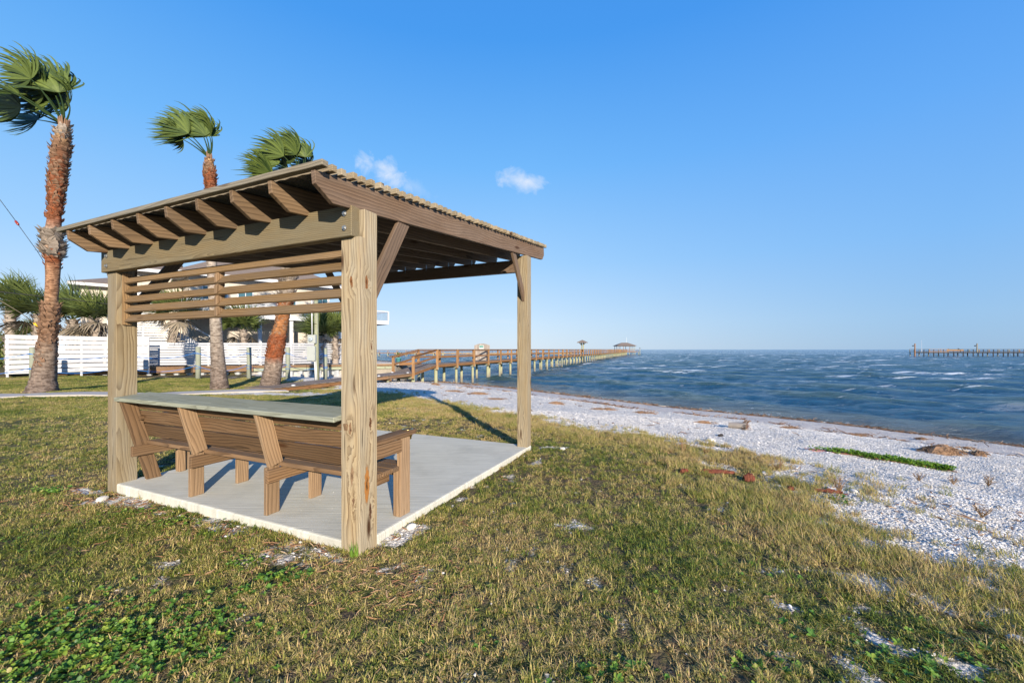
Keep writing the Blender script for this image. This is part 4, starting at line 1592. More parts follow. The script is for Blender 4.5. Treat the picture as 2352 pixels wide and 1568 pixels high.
def hbox(name, s0, s1, n0, n1, z0, z1, m, parent=house):
    M = Matrix((HU, -HN, Vector((0, 0, 1)))).transposed().to_4x4()
    M.translation = hp((s0 + s1) / 2, (n0 + n1) / 2, (z0 + z1) / 2)
    me = cbox(abs(s1 - s0), abs(n1 - n0), abs(z1 - z0), .004 if abs(n1 - n0) < .4 else 0, m)
    return put(bpy.data.objects.new(name, me), parent, M)


def roof(name, s0, s1, n0, n1, ze, h, over=.6, parent=house):
    s0, s1, n0, n1 = s0 - over, s1 + over, n0 + over, n1 - over
    w = abs(n0 - n1) / 2
    mid = (n0 + n1) / 2
    mb = MB()
    vs = [hp(s0, n0, ze), hp(s1, n0, ze), hp(s1, n1, ze), hp(s0, n1, ze), hp(s0 + w, mid, ze + h), hp(s1 - w, mid, ze + h)]
    mb.add(vs, [(0, 1, 5, 4), (1, 2, 5), (2, 3, 4, 5), (3, 0, 4)])
    r = mb.build(name, M_shing, parent)
    sm_ = r.modifiers.new('thickness', 'SOLIDIFY')
    sm_.thickness = .06
    sm_.offset = 1
    mb = MB()
    mb.add([hp(s0, n0, ze - .03), hp(s1, n0, ze - .03), hp(s1, n1, ze - .03), hp(s0, n1, ze - .03)], [(0, 3, 2, 1)])
    mb.build('soffit', M_white, r)
    for (a_, b_) in (((s0, n0), (s1, n0)), ((s1, n0), (s1, n1)), ((s0, n1), (s0, n0))):
        d_ = (hp(*b_, 0) - hp(*a_, 0)).normalized()
        board('fascia', hp(*a_, ze - .10) - d_ * .03, hp(*b_, ze - .10) + d_ * .03, .24, .05, M_white, r, c=.004)
    return r


# main block: lower storey, upper storey, roof
hbox('wall', 0, 9.8, -.02, -9, .45, 4.0, M_sid)
hbox('wall', .0, 9.6, 0, -9, 4.0, 6.95, M_sid)
roof('roof', 0, 9.6, 0, -9, 7.0, 3.0, .75)
# left wings stand further back, each under its own hip roof
hbox('wall', -6.0, -.4, -12.4, -18, .45, 7.0, M_sid)
roof('roof', -6.0, -.4, -12.4, -18, 7.05, 1.2, .7)
hbox('wall', -3.6, -.05, -4.2, -11.4, .45, 7.45, M_sid)
roof('roof', -3.6, -.6, -4.2, -11.4, 7.5, 1.7, .7)
roof('porch_roof', -3.4, -.9, -2.4, -4.1, 5.6, .5, .25)


def window(s, z, w, h, nrm=0.0, m=None):
    f = hbox('window', s - w / 2 - .09, s + w / 2 + .09, nrm + .03, nrm + .002, z - h / 2 - .09, z + h / 2 + .09, M_white)
    hbox('pane', s - w / 2, s + w / 2, nrm + .045, nrm + .033, z - h / 2, z + h / 2, m or M_glass, f)
    hbox('mullion', s - .025, s + .025, nrm + .06, nrm + .047, z - h / 2, z + h / 2, M_white, f)


for s, z, w, h in ((1.5, 5.15, 1.4, 2.0), (3.4, 5.15, .9, 1.9), (6.3, 5.3, 1.2, 1.5), (9.0, 5.2, .8, 1.9)):
    window(s, z, w, h)
for s, z, w, h in ((-2.2, 5.2, 1.2, 1.4),):
    window(s, z, w, h, -4.2)
# ground floor recess with white columns
hbox('garage_opening', 4.4, 8.9, .01, -.01, .6, 3.3, plain('shaded_siding', (.50, .46, .41), .8))
hbox('door', 6.2, 7.1, .04, .012, .55, 2.75, M_sid)
for s in (3.9, 6.0, 9.6, 12.4):
    hbox('column', s - .12, s + .12, 2.3, 2.1, .45, 3.94, M_white)
# long deck in front
dk = hbox('deck', -.6, 13.85, 2.4, 0.05, 3.95, 4.08, M_white)
hbox('deck_beam', -.6, 13.85, 2.45, 2.41, 3.80, 4.13, M_white, dk)
hbox('deck_beam', 13.86, 13.90, 2.4, -1.5, 3.80, 4.13, M_white, dk)
hbox('deck_floor', 9.9, 13.85, .04, -1.5, 3.95, 4.08, M_white, dk)
rl = hbox('deck_rail', -.6, 13.9, 2.46, 2.34, 4.90, 4.98, M_white)
for k in range(10):
    s = -.55 + k * 14.4 / 9
    hbox('rail_post', s - .06, s + .06, 2.44, 2.34, 4.09, 4.90, M_white, rl)
for z in np.arange(4.2, 4.88, .1):
    mb = MB()
    mb.tube([hp(-.6, 2.39, z), hp(13.8, 2.39, z)], .006, 4)
    mb.build('cable', M_metal, rl)
hbox('deck_rail', 13.78, 13.9, 2.3, -1.5, 4.90, 4.98, M_white)
mb = MB()
for z in np.arange(4.2, 4.88, .1):
    mb.tube([hp(13.8, 2.39, z), hp(13.8, -1.5, z)], .006, 4)
o_ = mb.build('cable', M_metal, rl)
o_['kind'] = 'stuff'
for n_ in (-1.45,):
    hbox('rail_post', 13.78, 13.88, n_ + .05, n_ - .05, 4.09, 4.90, M_white, rl)
# solid white lower rail panels on the left part of the deck
for k in range(9):
    z = 4.17 + k * .08
    hbox('rail_slat', -.5, 5.4, 2.42, 2.40, z, z + .045, M_white, rl)
# slatted stair screen with diagonal stair behind the low fence
st = empty('stair_screen', hp(-3.0, 4.2, .45), 'white slatted stair enclosure descending from the deck behind the small fan palm', 'staircase')
for k in range(20):
    z = .75 + k * .155
    e_ = max(.4, 4.6 - (z - .5) * 1.55)
    hbox('stair_slat', -4.0, -4.0 + e_ + 1.6, 3.6, 3.57, z, z + .10, M_white, st)
hbox('stair_wall', -4.1, 2.4, 3.35, 3.3, .45, 1.2, M_white, st)
for k in range(16):
    s = -2.2 + k * .27
    z = 3.5 - k * .19
    hbox('stair_tread', s, s + .3, 3.2, 2.2, z, z + .05, M_white, st)
board('stringer', hp(-2.4, 3.25, 3.55), hp(2.3, 3.25, .5), .32, .05, M_white, st)
board('handrail', hp(-2.4, 3.2, 4.55), hp(2.3, 3.2, 1.5), .1, .05, M_white, st)
for s in (-4.0, -2.5, -1.0):
    hbox('screen_post', s - .05, s + .05, 3.56, 3.47, .45, 3.9 if s < -3 else 3.6, M_white, st)
# things on the deck and along the wall
def pot(label, p, r, h, m, plant=True, group=None, leafm=None, ph=.6):
    root = empty('potted_plant', p, label, 'potted plant', group)
    p = Vector(p)
    mb = MB()
    mb.tube([p, p + Vector((0, 0, h * .9)), p + Vector((0, 0, h * .91)), p + Vector((0, 0, h))], [r * .7, r, r * 1.12, r * 1.12], 16)
    mb.build('pot', m, root, True)
    rs = random.Random(int(p.x * 97))
    mb = MB()
    for k in range(34):
        th = rs.uniform(0, 6.28)
        el = rs.uniform(.1, 1.1)
        d = Vector((math.cos(th) * math.sin(el), math.sin(th) * math.sin(el), math.cos(el)))
        s = Vector((-math.sin(th), math.cos(th), 0))
        b = p + Vector((0, 0, h))
        L = ph * rs.uniform(.5, 1.2)
        w = L * .14
        mb.add([b, b + d * L * .5 - s * w, b + d * L - Vector((0, 0, L * .1)), b + d * L * .5 + s * w], [(0, 1, 2, 3)])
    o = mb.build('leaves', leafm or M_leaf2, root)
    fattr(o.data, 'tone', [rs.random() for _ in o.data.vertices])
    return root


M_tealpot = plain('teal_glaze', (.10, .33, .33), .3)
q_ = hp(9.0, 2.0, 4.08)
pot('teal flower pot with dry stems on the house deck', q_, .38, .38, M_tealpot, leafm=M_dead, ph=.5)
q_ = hp(3.5, 2.95, .45)
pot('leafy green potted plant against the shaded ground floor of the house', hp(6.4, 2.9, .5), .22, .7, M_white, ph=1.1)
pot('second bushy potted plant beside the orange palm trunk', hp(8.6, 3.1, .5), .22, .5, M_white, ph=.9)
for s in (1.9, 2.7):
    pass
eb = empty('wall_boxes', hp(2.2, .1, 1.4), 'pair of grey electrical boxes on the house wall right of the grey palm trunk', 'electrical box')
hbox('meter_box', 2.7, 3.1, .2, .0, 1.25, 1.9, M_boxg, eb)
hbox('disconnect_box', 3.25, 3.85, .2, .0, 1.1, 2.0, M_boxg, eb)
ch = empty('deck_table', hp(6.5, 1.5, 4.08), 'dark low table with white cushions on the house deck', 'table')
hbox('table_top', 5.9, 7.1, 2.0, 1.3, 4.65, 4.72, plain('charcoal', (.05, .06, .08), .6), ch)
for s in (6.0, 7.0):
    hbox('leg', s - .04, s + .04, 1.7, 1.6, 4.08, 4.65, M_dark, ch)
# hedge at the far left
def shrub(label, c, rx, ry, rz, n, m, seed, group=None, ls=.09, cat='shrub'):
    rs = np.random.default_rng(seed)
    root = empty('shrub', c, label, cat, group)
    u = rs.normal(size=(n, 3))
    u /= np.linalg.norm(u, axis=1)[:, None]
    r = rs.uniform(.35, 1, n) ** .4
    pts = u * r[:, None] * [rx, ry, rz]
    pts *= (1 + .3 * (fbm(u[:, 0] * 3 + 9, u[:, 2] * 3 + u[:, 1] * 2, 1, 3, seed) - .5))[:, None]
    pts[:, 2] = np.abs(pts[:, 2])
    vs, fs, tn = [], [], []
    for k in range(n):
        a = rs.normal(size=3)
        a /= np.linalg.norm(a)
        b = np.cross(a, rs.normal(size=3))
        b /= np.linalg.norm(b)
        s = ls * rs.uniform(.6, 1.4)
        p = pts[k]
        o = len(vs)
        vs += [tuple(p - a * s), tuple(p + b * s * .4), tuple(p + a * s), tuple(p - b * s * .4)]
        fs.append((o, o + 1, o + 2, o + 3))
        tn += [rs.random()] * 4
    mb = MB()
    mb.add(vs, fs)
    me = mb.mesh('leaves', m)
    fattr(me, 'tone', tn)
    put(bpy.data.objects.new('leaves', me), root, Matrix.Translation(Vector(c)))
    mb = MB()
    for k in range(5):
        th = k * 1.26
        mb.tube([Vector(c) + Vector((0, 0, -.1)), Vector(c) + Vector((math.cos(th) * rx * .5, math.sin(th) * ry * .5, rz * .8))], [.03, .01], 5)
    mb.build('stems', M_boot_brn, root)
    return root


q_ = P(20, 800, 27.5)
shrub('clipped green hedge behind the left end of the tall fence', (q_.x, q_.y, .3), 3.2, 1.0, 2.35, 5200, M_leaf2, 5, ls=.11, cat='hedge')
q_ = P(150, 800, 28)
# ------------------------------------------------------------------ the long pier and its boardwalk
def hit(u, v, y0=1.5, y1=400):
    """where the sight line through (u, v) meets the ground"""
    Y = y0
    while Y < y1:
        p = P(u, v, Y)
        if p.z <= max(gz(p.x, p.y), WATER_Z): return Vector((p.x, p.y, max(gz(p.x, p.y), WATER_Z)))
        Y *= 1.006
    return P(u, v, y1)


PD = Vector((.36, 1, 0)).normalized()
PL = Vector((-PD.y, PD.x, 0))
PK = Vector((-5.274, 29.1, 0))


def pp(s, n, z): return PK + PD * s + PL * n + Vector((0, 0, z))


def deck_z(s):
    if s < -3.0: return .02 + (s + 13.2) / 10.2 * .096
    if s < 0: return .116 + (s + 3.0) / 3.0 * .434
    return .55


M_pile = NT('piling_wood')
t = M_pile
o = t.pos()
zz = t.n('SeparateXYZ', {0: o}, out=2)
n = t.noise(t.mp(t.obj(), (6, 6, 1.2)), 1.0, 4, .6)
c = t.mix(n, (.22, .27, .17), (.34, .30, .18))
zr = t.m('ADD', zz, t.m('MULTIPLY', n, .5))
c = t.mix(t.ramp(t.m('ADD', t.m('MULTIPLY', zr, .5), .62), [(.28, (1, 1, 1)), (.48, (0, 0, 0))]), c, (.19, .17, .13))
t.set(Base_Color=c, Roughness=.85, Normal=t.bump(n, .4, .01))
M_pile = t.mat
pier = empty('long_pier', pp(0, .75, 0), 'long wooden fishing pier with railings and pale pilings reaching out from the boardwalk', 'pier')


def pile(p, r, z0, z1, parent, m=None, n=10, name='piling'):
    key = ('pile', round(r, 3), round(z1 - z0, 2), n, (m or M_pile).name)
    if key not in _CB:
        mb = MB()
        h = z1 - z0
        mb.tube([(0, 0, 0), (0, 0, h * .5), (0, 0, h)], [r * 1.05, r, r * .95], n)
        _CB[key] = mb.mesh('piling', m or M_pile, True)
    return put(bpy.data.objects.new(name, _CB[key]), parent, Matrix.Translation((p.x, p.y, z0)))


BAY = 3.07
NBAY = 57
# posts, pilings, caps
for i in range(-1, NBAY + 1):
    s = i * BAY if i >= 0 else -3.0
    dz = deck_z(s)
    far_ = i > 22
    for n_ in (0, 1.5):
        sj = s + (.0 if n_ == 0 else random.uniform(-.05, .05))
        board('railing_post', pp(sj, n_ + (-.02 if n_ == 0 else .02), dz - .38), pp(sj, n_ + (-.02 if n_ == 0 else .02), dz + 1.02), .14, .14 if i < 30 else .12, M_railp, pier, up=tuple(PD), c=0 if far_ else .006)
        pile(pp(s + random.uniform(.1, .35), n_ + (.22 if n_ == 0 else -.22) + random.uniform(-.05, .05), 0), random.uniform(.10, .125), -2.4, dz - .25 if i >= 0 else -.12, pier, n=6 if far_ else 10)
    board('cross_beam', pp(s, -.12, dz - .30), pp(s, 1.62, dz - .30), .19, .07, M_fgreen, pier, c=0 if far_ else .004)
# stringers and rails bay by bay
for i in range(-1, NBAY):
    s0 = i * BAY if i >= 0 else -3.0
    s1 = (i + 1) * BAY if i >= 0 else 0
    far_ = i > 22
    c_ = 0 if far_ else .004
    for n_ in (0, 1.5):
        out = -.095 if n_ == 0 else 1.595
        inn = .055 if n_ == 0 else 1.445
        board('stringer', pp(s0 + .003, .03 if n_ == 0 else 1.47, deck_z(s0) - .13), pp(s1 - .003, .03 if n_ == 0 else 1.47, deck_z(s1) - .13), .17, .045, M_rail, pier, c=c_)
        board('top_rail', pp(s0 - (.28 if i < 0 else 0), n_, deck_z(s0) + 1.045 - (.04 if i < 0 else 0)), pp(s1 - .002, n_, deck_z(s1) + 1.045), .038, .15, M_rail, pier, c=c_)
        board('top_rail', pp(s0 + .005, inn, deck_z(s0) + .96), pp(s1 - .005, inn, deck_z(s1) + .96), .09, .038, M_rail, pier, c=c_)
        board('mid_rail', pp(s0 + .005, inn, deck_z(s0) + .50), pp(s1 - .005, inn, deck_z(s1) + .50), .12, .038, M_rail, pier, c=c_)
# boardwalk skirts
for n_ in (0, 1.5):
    for k in range(4):
        s0, s1 = -13.0 + k * 2.5, -13.0 + (k + 1) * 2.5 - .004
        h0 = min(.20, .04 + k * .08)
        board('side_board', pp(s0, .04 if n_ == 0 else 1.46, deck_z(s0) - .03 - .09), pp(s1, .04 if n_ == 0 else 1.46, deck_z(s1) - .03 - .09), .19, .045, M_rail if k < 2 else M_wale, pier)
for s in (-5.2, -8.4):
    for n_ in (.25, 1.25):
        board('short_post', pp(s, n_, -.75), pp(s, n_, deck_z(s) - .05), .12, .12, M_fgreen, pier, up=tuple(PD))
    board('cross_beam', pp(s, 0.02, deck_z(s) - .27), pp(s, 1.5, deck_z(s) - .27), .15, .06, M_wale, pier)
# planks
s = -13.1
k = 0
while s < 15.5:
    wd = .14
    z_ = deck_z(s) - .02
    tilt = (deck_z(s + .07) - deck_z(s - .07)) / .14
    up = (PD + Vector((0, 0, tilt))).normalized()
    j0, j1 = random.uniform(-.015, .015), random.uniform(-.015, .015)
    board('plank', pp(s, -.03 + j0 if s < -3 else .0 + j0, z_ + random.uniform(-.003, .003)), pp(s, 1.53 + j1 if s < -3 else 1.50 + j1, z_ + random.uniform(-.003, .003)), wd, .036, M_deck, pier, up=tuple(up), c=.003)
    s += .1455
    k += 1
mb = MB()
while s < NBAY * BAY:
    mb.beam(pp(s + .066, 0, .532), pp(s + .066, 1.5, .532), .138, .036, up=tuple(PD))
    s += .145
o = mb.build('planks', M_deck, pier)
o['kind'] = 'stuff'
# little white lights on the boardwalk edge
for s, n_ in ((-12.0, .10), (-8.9, .12), (-6.2, .14), (-3.35, .16), (-3.3, 1.35), (-6.6, 1.35)):
    mb = MB()
    p = pp(s, n_, deck_z(s) - .002)
    mb.tube([p, p + Vector((0, 0, .03)), p + Vector((0, 0, .05))], [.09, .085, .04], 10)
    mb.build('deck_light', M_white, pier, True)

# arched plank gate across the pier with a small green sign
sg = 3 * BAY + .25
gate = empty('pier_gate', pp(sg, .75, .55), 'tall grey plank gate with arched top closing off the pier', 'gate')
M_gate = wood('gate_wood', (.46, .40, .35), (.33, .28, .24), (.44, .40, .37), .7, 30)
nb = 11
for k in range(nb):
    n0 = .04 + 1.42 * k / (nb - 1)
    q = (k - (nb - 1) / 2) / ((nb - 1) / 2)
    zt = 2.13 - .14 * q * q
    board('gate_board', pp(sg, n0, .58), pp(sg, n0, zt), .135, .022, M_gate, gate, up=tuple(PL), c=.003)
for z in (.8, 1.5, 1.9):
    board('gate_rail', pp(sg + .04, .05, z), pp(sg + .04, 1.45, z), .09, .04, M_gate, gate)
sign = empty('gate_sign', pp(sg - .02, .80, 1.8), 'small green sign with white border and lettering on the pier gate', 'sign')
M_sgreen = plain('sign_green', (.01, .20, .15), .4, 0, .05)
M_swhite = plain('sign_white', (.80, .82, .82), .4, 0, .03)
board('sign_plate', pp(sg - .016, .58, 1.80), pp(sg - .016, 1.02, 1.80), .34, .006, M_swhite, sign, c=.001)
board('sign_face', pp(sg - .0215, .60, 1.80), pp(sg - .0215, 1.00, 1.80), .30, .004, M_sgreen, sign, c=.001)
board('sign_band', pp(sg - .0255, .62, 1.715), pp(sg - .0255, .98, 1.715), .09, .002, M_swhite, sign, c=0)
cu = bpy.data.curves.new('t', 'FONT')
cu.body = 'PRIVATE'
cu.size = .095
cu.align_x = 'CENTER'
cu.align_y = 'CENTER'
cu.extrude = .001
tmp = bpy.data.objects.new('t', cu)
COL.objects.link(tmp)
bpy.context.view_layer.update()
tm = bpy.data.meshes.new_from_object(tmp.evaluated_get(bpy.context.evaluated_depsgraph_get()))
bpy.data.objects.remove(tmp)
tm.materials.clear()
tm.materials.append(M_swhite)
Mx = Matrix((-PL, Vector((0, 0, 1)), -PD)).transposed().to_4x4()
Mx.translation = pp(sg - .0262, .80, 1.865)
put(bpy.data.objects.new('lettering', tm), sign, Mx)

# small roofed stand part way along
ss = (93.5 - 29.1) * 1.063
stand = empty('roofed_stand', pp(ss, 2.0, .5), 'small two post shelter with little hip roof beside the middle of the long pier', 'shelter')


def hiproof(parent, c, rx, ry, ze, h, ux, uy, m, name='roof', th=.12):
    ux, uy = Vector(ux), Vector(uy)
    c = Vector((c.x, c.y, 0))
    mb = MB()
    k = [c + ux * a + uy * b + Vector((0, 0, ze)) for a, b in ((-rx, -ry), (rx, -ry), (rx, ry), (-rx, ry))]
    r = max(0, rx - ry)
    t0, t1 = c - ux * (r + .15) + Vector((0, 0, ze + h)), c + ux * (r + .15) + Vector((0, 0, ze + h))
    mb.add(k + [t0, t1], [(0, 1, 5, 4), (1, 2, 5), (2, 3, 4, 5), (3, 0, 4)])
    mb.add(k + [q_ - Vector((0, 0, th)) for q_ in k], [(0, 4, 5, 1), (1, 5, 6, 2), (2, 6, 7, 3), (3, 7, 4, 0), (4, 7, 6, 5)])
    return mb.build(name, m, parent)


for n_, ds in ((1.75, 0), (2.2, .3)):
    pile(pp(ss + ds, n_, 0), .13, -2.2, 3.25, stand, n=10, name='post')
hiproof(stand, pp(ss, 2.0, 0), 1.15, 1.05, 3.2, .55, PD, PL, M_shing)
for a_, b_ in ((-.8, .0), (.8, .0)):
    for n_ in (1.75, 2.25):
        board('brace', pp(ss + .1, n_, 2.55), pp(ss + a_, n_ + (n_ - 2) * 1.6, 3.15), .07, .07, M_fgreen, stand, c=0)
board('bench_top', pp(ss - .9, 1.75, 1.0), pp(ss + .9, 1.75, 1.0), .45, .05, M_rail, stand, up=tuple(PL))
board('bench_back', pp(ss - .9, 1.95, 1.3), pp(ss + .9, 1.95, 1.3), .5, .05, M_rail, stand)
board('deck_piece', pp(ss - 1.2, 1.9, .5), pp(ss + 1.2, 1.9, .5), .9, .08, M_deck, stand, up=tuple(PL))

# gazebo at the head of the pier
gs = NBAY * BAY + 3.0
gc = pp(gs, .0, 0)
gaz = empty('pier_gazebo', gc + Vector((0, 0, .5)), 'hip roofed open gazebo on the platform at the far end of the long pier', 'gazebo')
US, UN = Vector((1, .05, 0)).normalized(), Vector((-.05, 1, 0)).normalized()


def gp(a, b, z): return Vector((gc.x - 1.5, gc.y, 0)) + US * a + UN * b + Vector((0, 0, z))


for b in np.arange(-2.8, 2.9, .4):
    board('deck_board', gp(-4.4, b, .52), gp(4.6, b, .52), .39, .06, M_rail, gaz, up=tuple(UN), c=0)
board('fascia', gp(-4.4, -3.02, .42), gp(4.6, -3.02, .42), .25, .06, M_rail, gaz, c=0)
for a in (-4.0, -1.4, 1.4, 4.0):
    for b in (-2.7, 0, 2.7):
        if b == 0 and abs(a) < 2: continue
        pile(gp(a, b, 0), .15, -2.5, .48, gaz, n=8)
        if abs(a) > 2 or b != 0:
            board('post', gp(a, b, .55), gp(a, b, 3.15), .17, .17, M_fgreen if a > 2 else M_wale, gaz, up=tuple(US), c=0)
board('header', gp(-4.2, -2.7, 3.12), gp(4.2, -2.7, 3.12), .22, .1, M_wale, gaz, c=0)
board('header', gp(-4.2, 2.7, 3.12), gp(4.2, 2.7, 3.12), .22, .1, M_wale, gaz, c=0)
hiproof(gaz, gp(0, 0, 0), 4.7, 3.4, 3.3, 1.45, US, UN, M_shing)
mb = MB()
mb.tube([gp(.9, 0, 4.6), gp(.9, 0, 7.3)], .035, 5)
mb.build('antenna', M_metal, gaz)
for z in (1.0, 1.55):
    board('rail', gp(-4.0, -2.85, z), gp(4.0, -2.85, z), .12, .05, M_railp, gaz, c=0)
    board('rail', gp(-4.0, 2.85, z), gp(4.0, 2.85, z), .12, .05, M_railp, gaz, c=0)
for a in np.arange(-3.3, 3.4, 1.1):
    board('rail_post', gp(a, -2.85, .55), gp(a, -2.85, 1.55), .09, .09, M_railp, gaz, up=tuple(US), c=0)
board('seat', gp(-3.8, 2.2, 1.0), gp(3.8, 2.2, 1.0), .45, .06, M_railp, gaz, up=tuple(UN), c=0)
# lower landing right of the gazebo
ld = empty('pier_landing', gp(6, 0, .5), 'low open landing sticking out to the right of the pier gazebo', 'landing')
board('deck', gp(4.7, -.4, .40), gp(7.0, -.4, .40), 1.6, .12, M_railp, ld, up=tuple(UN), c=0)
for z in (1.0, 1.5):
    board('rail', gp(4.7, -1.1, z), gp(6.9, -1.1, z), .06, .04, M_rail, ld, c=0)
for a in (5.3, 6.0):
    board('rail_post', gp(a, -1.1, .4), gp(a, -1.1, 1.5), .07, .07, M_rail, ld, up=tuple(US), c=0)
pile(gp(7.0, -1.1, 0), .13, -2.4, 1.75, ld, n=8)
pile(gp(6.9, .5, 0), .13, -2.4, .4, ld, n=8)


def bird(p, label, s=1.0, face=(1, 0, 0), m=None):
    """small perched waterbird: body, neck, head with bill"""
    f = Vector(face).normalized()
    p = Vector(p)
    r = empty('bird', p, label, 'bird', 'waterbirds perched on the piers')
    mb = MB()
    up = Vector((0, 0, 1))
    mb.tube([p - f * .22 * s + up * .10 * s, p - f * .12 * s + up * .16 * s, p + up * .20 * s, p + f * .08 * s + up * .28 * s, p + f * .06 * s + up * .40 * s, p + f * .10 * s + up * .47 * s, p + f * .17 * s + up * .46 * s],
            [.01 * s, .07 * s, .10 * s, .07 * s, .035 * s, .045 * s, .015 * s], 8)
    mb.build('body', m or M_black, r, True)
    mb = MB()
    mb.tube([p + f * .15 * s + up * .465 * s, p + f * .30 * s + up * .42 * s], [.015 * s, .004 * s], 5)
    mb.build('bill', M_boot_brn, r)
    for k in (-1, 1):
        mb = MB()
        side = f.cross(up) * .03 * s * k
        mb.tube([p + side, p + side + up * .13 * s], .008 * s, 5)
        mb.build('leg', M_black, r)
    return r


q_ = gp(7.0, -1.1, 1.75)
bird(q_, 'dark pelican perched on the last post beyond the pier gazebo', 1.5, (-1, 0, 0))

# small dock corner beside the seawall, with planter
dc = empty('small_dock', P(935, 835, 33.6), 'short timber landing with one pale piling beside the seawall corner', 'landing')
a_, b_ = P(905, 836, 33.8), P(968, 834, 34.4)
board('dock_edge', a_, b_, .22, .08, M_rail, dc)
for k in range(5):
    o_ = Vector((.05, .3 * (k + 1), .08))
    board('dock_board', a_ + o_, b_ + o_, .28, .05, M_deck, dc, up=(0, 1, 0))
for u_ in (908, 962):
    q_ = P(u_, 840, 34.1)
    pile(q_, .12, -2.2, .30, dc)
pot('teal pot with green leaves on the seawall corner behind the boardwalk handrail', P(915, 831, 33.4), .24, .34, M_tealpot, leafm=M_leaf, ph=.55)

# ------------------------------------------------------------------ far pier on the right, with people
M_dktimber = plain('dark_timber', (.022, .018, .016), .8, 0, .4, 3)  # near-black base colour with random mottling
M_tan = plain('new_timber', (.20, .11, .05), .7, 0, .2, 3)
M_pale = plain('pale_timber', (.17, .155, .12), .8, 0, .25, 3)
R0, R1 = Vector((159.0, 163.5, 0)), Vector((166.0, 125.0, 0))
RD = (R1 - R0).normalized()
RN = Vector((-RD.y, RD.x, 0))
rpier = empty('distant_pier', (R0.x, R0.y, .5), 'distant dark fishing pier coming in from the right edge of the picture', 'pier')


def rq(s, n, z): return R0 + RD * s + RN * n + Vector((0, 0, z))


# the head is a platform lying across the view, the walkway runs back to shore
HD = Vector((1, -.14, 0)).normalized()
HNr = Vector((.14, 1, 0)).normalized()


def hq(a, b, z): return R0 + HD * a + HNr * b + Vector((0, 0, z))


LH = 95.0
for a in np.arange(0, LH, 3.4):
    for b in (0, 2.2):
        pile(hq(a + random.uniform(-.2, .2), b, 0), .17, -2.4, .45, rpier, M_dktimber if (int(a) % 3) or b == 0 else M_pale, n=7)
        board('railing_post', hq(a, b, .4), hq(a, b, 1.66), .16, .16, M_dktimber if b == 0 else M_pale, rpier, up=tuple(HD), c=0)
        if a > 20 and b > 0:
            board('railing_post', hq(a + .5, b, .5), hq(a + .5, b, 1.5), .3, .1, M_tan if int(a) % 2 else M_pale, rpier, up=tuple(HD), c=0)
    if a + 3.4 < LH:
        for b in (0, 2.2):
            board('rail', hq(a, b, 1.60), hq(a + 3.39, b, 1.60), .12, .12, M_dktimber, rpier, c=0)
            board('rail', hq(a, b, .95), hq(a + 3.39, b, .95), .08, .06, M_dktimber, rpier, c=0)
        board('deck_beam', hq(a, -.05, .42), hq(a + 3.39, -.05, .42), .36, .1, M_dktimber, rpier, c=0)
        board('deck', hq(a, 1.1, .58), hq(a + 3.39, 1.1, .58), 2.3, .06, M_dktimber, rpier, up=tuple(HNr), c=0)
        board('lower_beam', hq(a, .3, .2), hq(a + 3.39, .3, .2), .10, .1, M_tan, rpier, c=0)
# new yellow timber section
for a in (5.2, 9.2):
    board('new_post', hq(a, -.12, .35), hq(a, -.12, 1.72), .22, .1, M_tan, rpier, up=tuple(HD), c=0)
for z in (.45, .9, 1.6):
    board('new_rail', hq(5.2, -.14, z), hq(12.0, -.14, z), .14, .08, M_tan, rpier, c=0)
board('bench_back', hq(11.2, -.1, 1.25), hq(17, -.1, 1.25), .6, .06, M_tan, rpier, c=0)
for a, h, m_ in ((.1, 3.9, M_rail), (21.5, 3.9, M_pale)):
    lp = empty('lamp_post', hq(a, 0, .5), 'timber lamp post with floodlight on the distant pier, ' + ('at its outer end' if a < 1 else 'right of the two people'), 'lamp post', 'lamp posts on the distant pier')
    board('pole', hq(a, -.2, -1.6 if a < 1 else .5), hq(a, -.2, h), .3, .22, m_, lp, up=tuple(HD), c=0)
    mb = MB()
    mb.tube([hq(a - .2, -.2, h - .75), hq(a - .55, -.2, h - .85), hq(a - .75, -.2, h - 1.0)], [.08, .12, .28], 8)
    mb.build('floodlight', M_dktimber, lp)
mb = MB()
mb.tube([hq(2.6, 0, .6), hq(2.6, 0, 1.7), hq(2.62, 0, 1.8), hq(2.55, 0, 5.2)], [.10, .10, .05, .03], 6)
tag(mb.build('flag_pole', M_white), 'thin white pole standing on the outer end of the distant pier', 'pole')


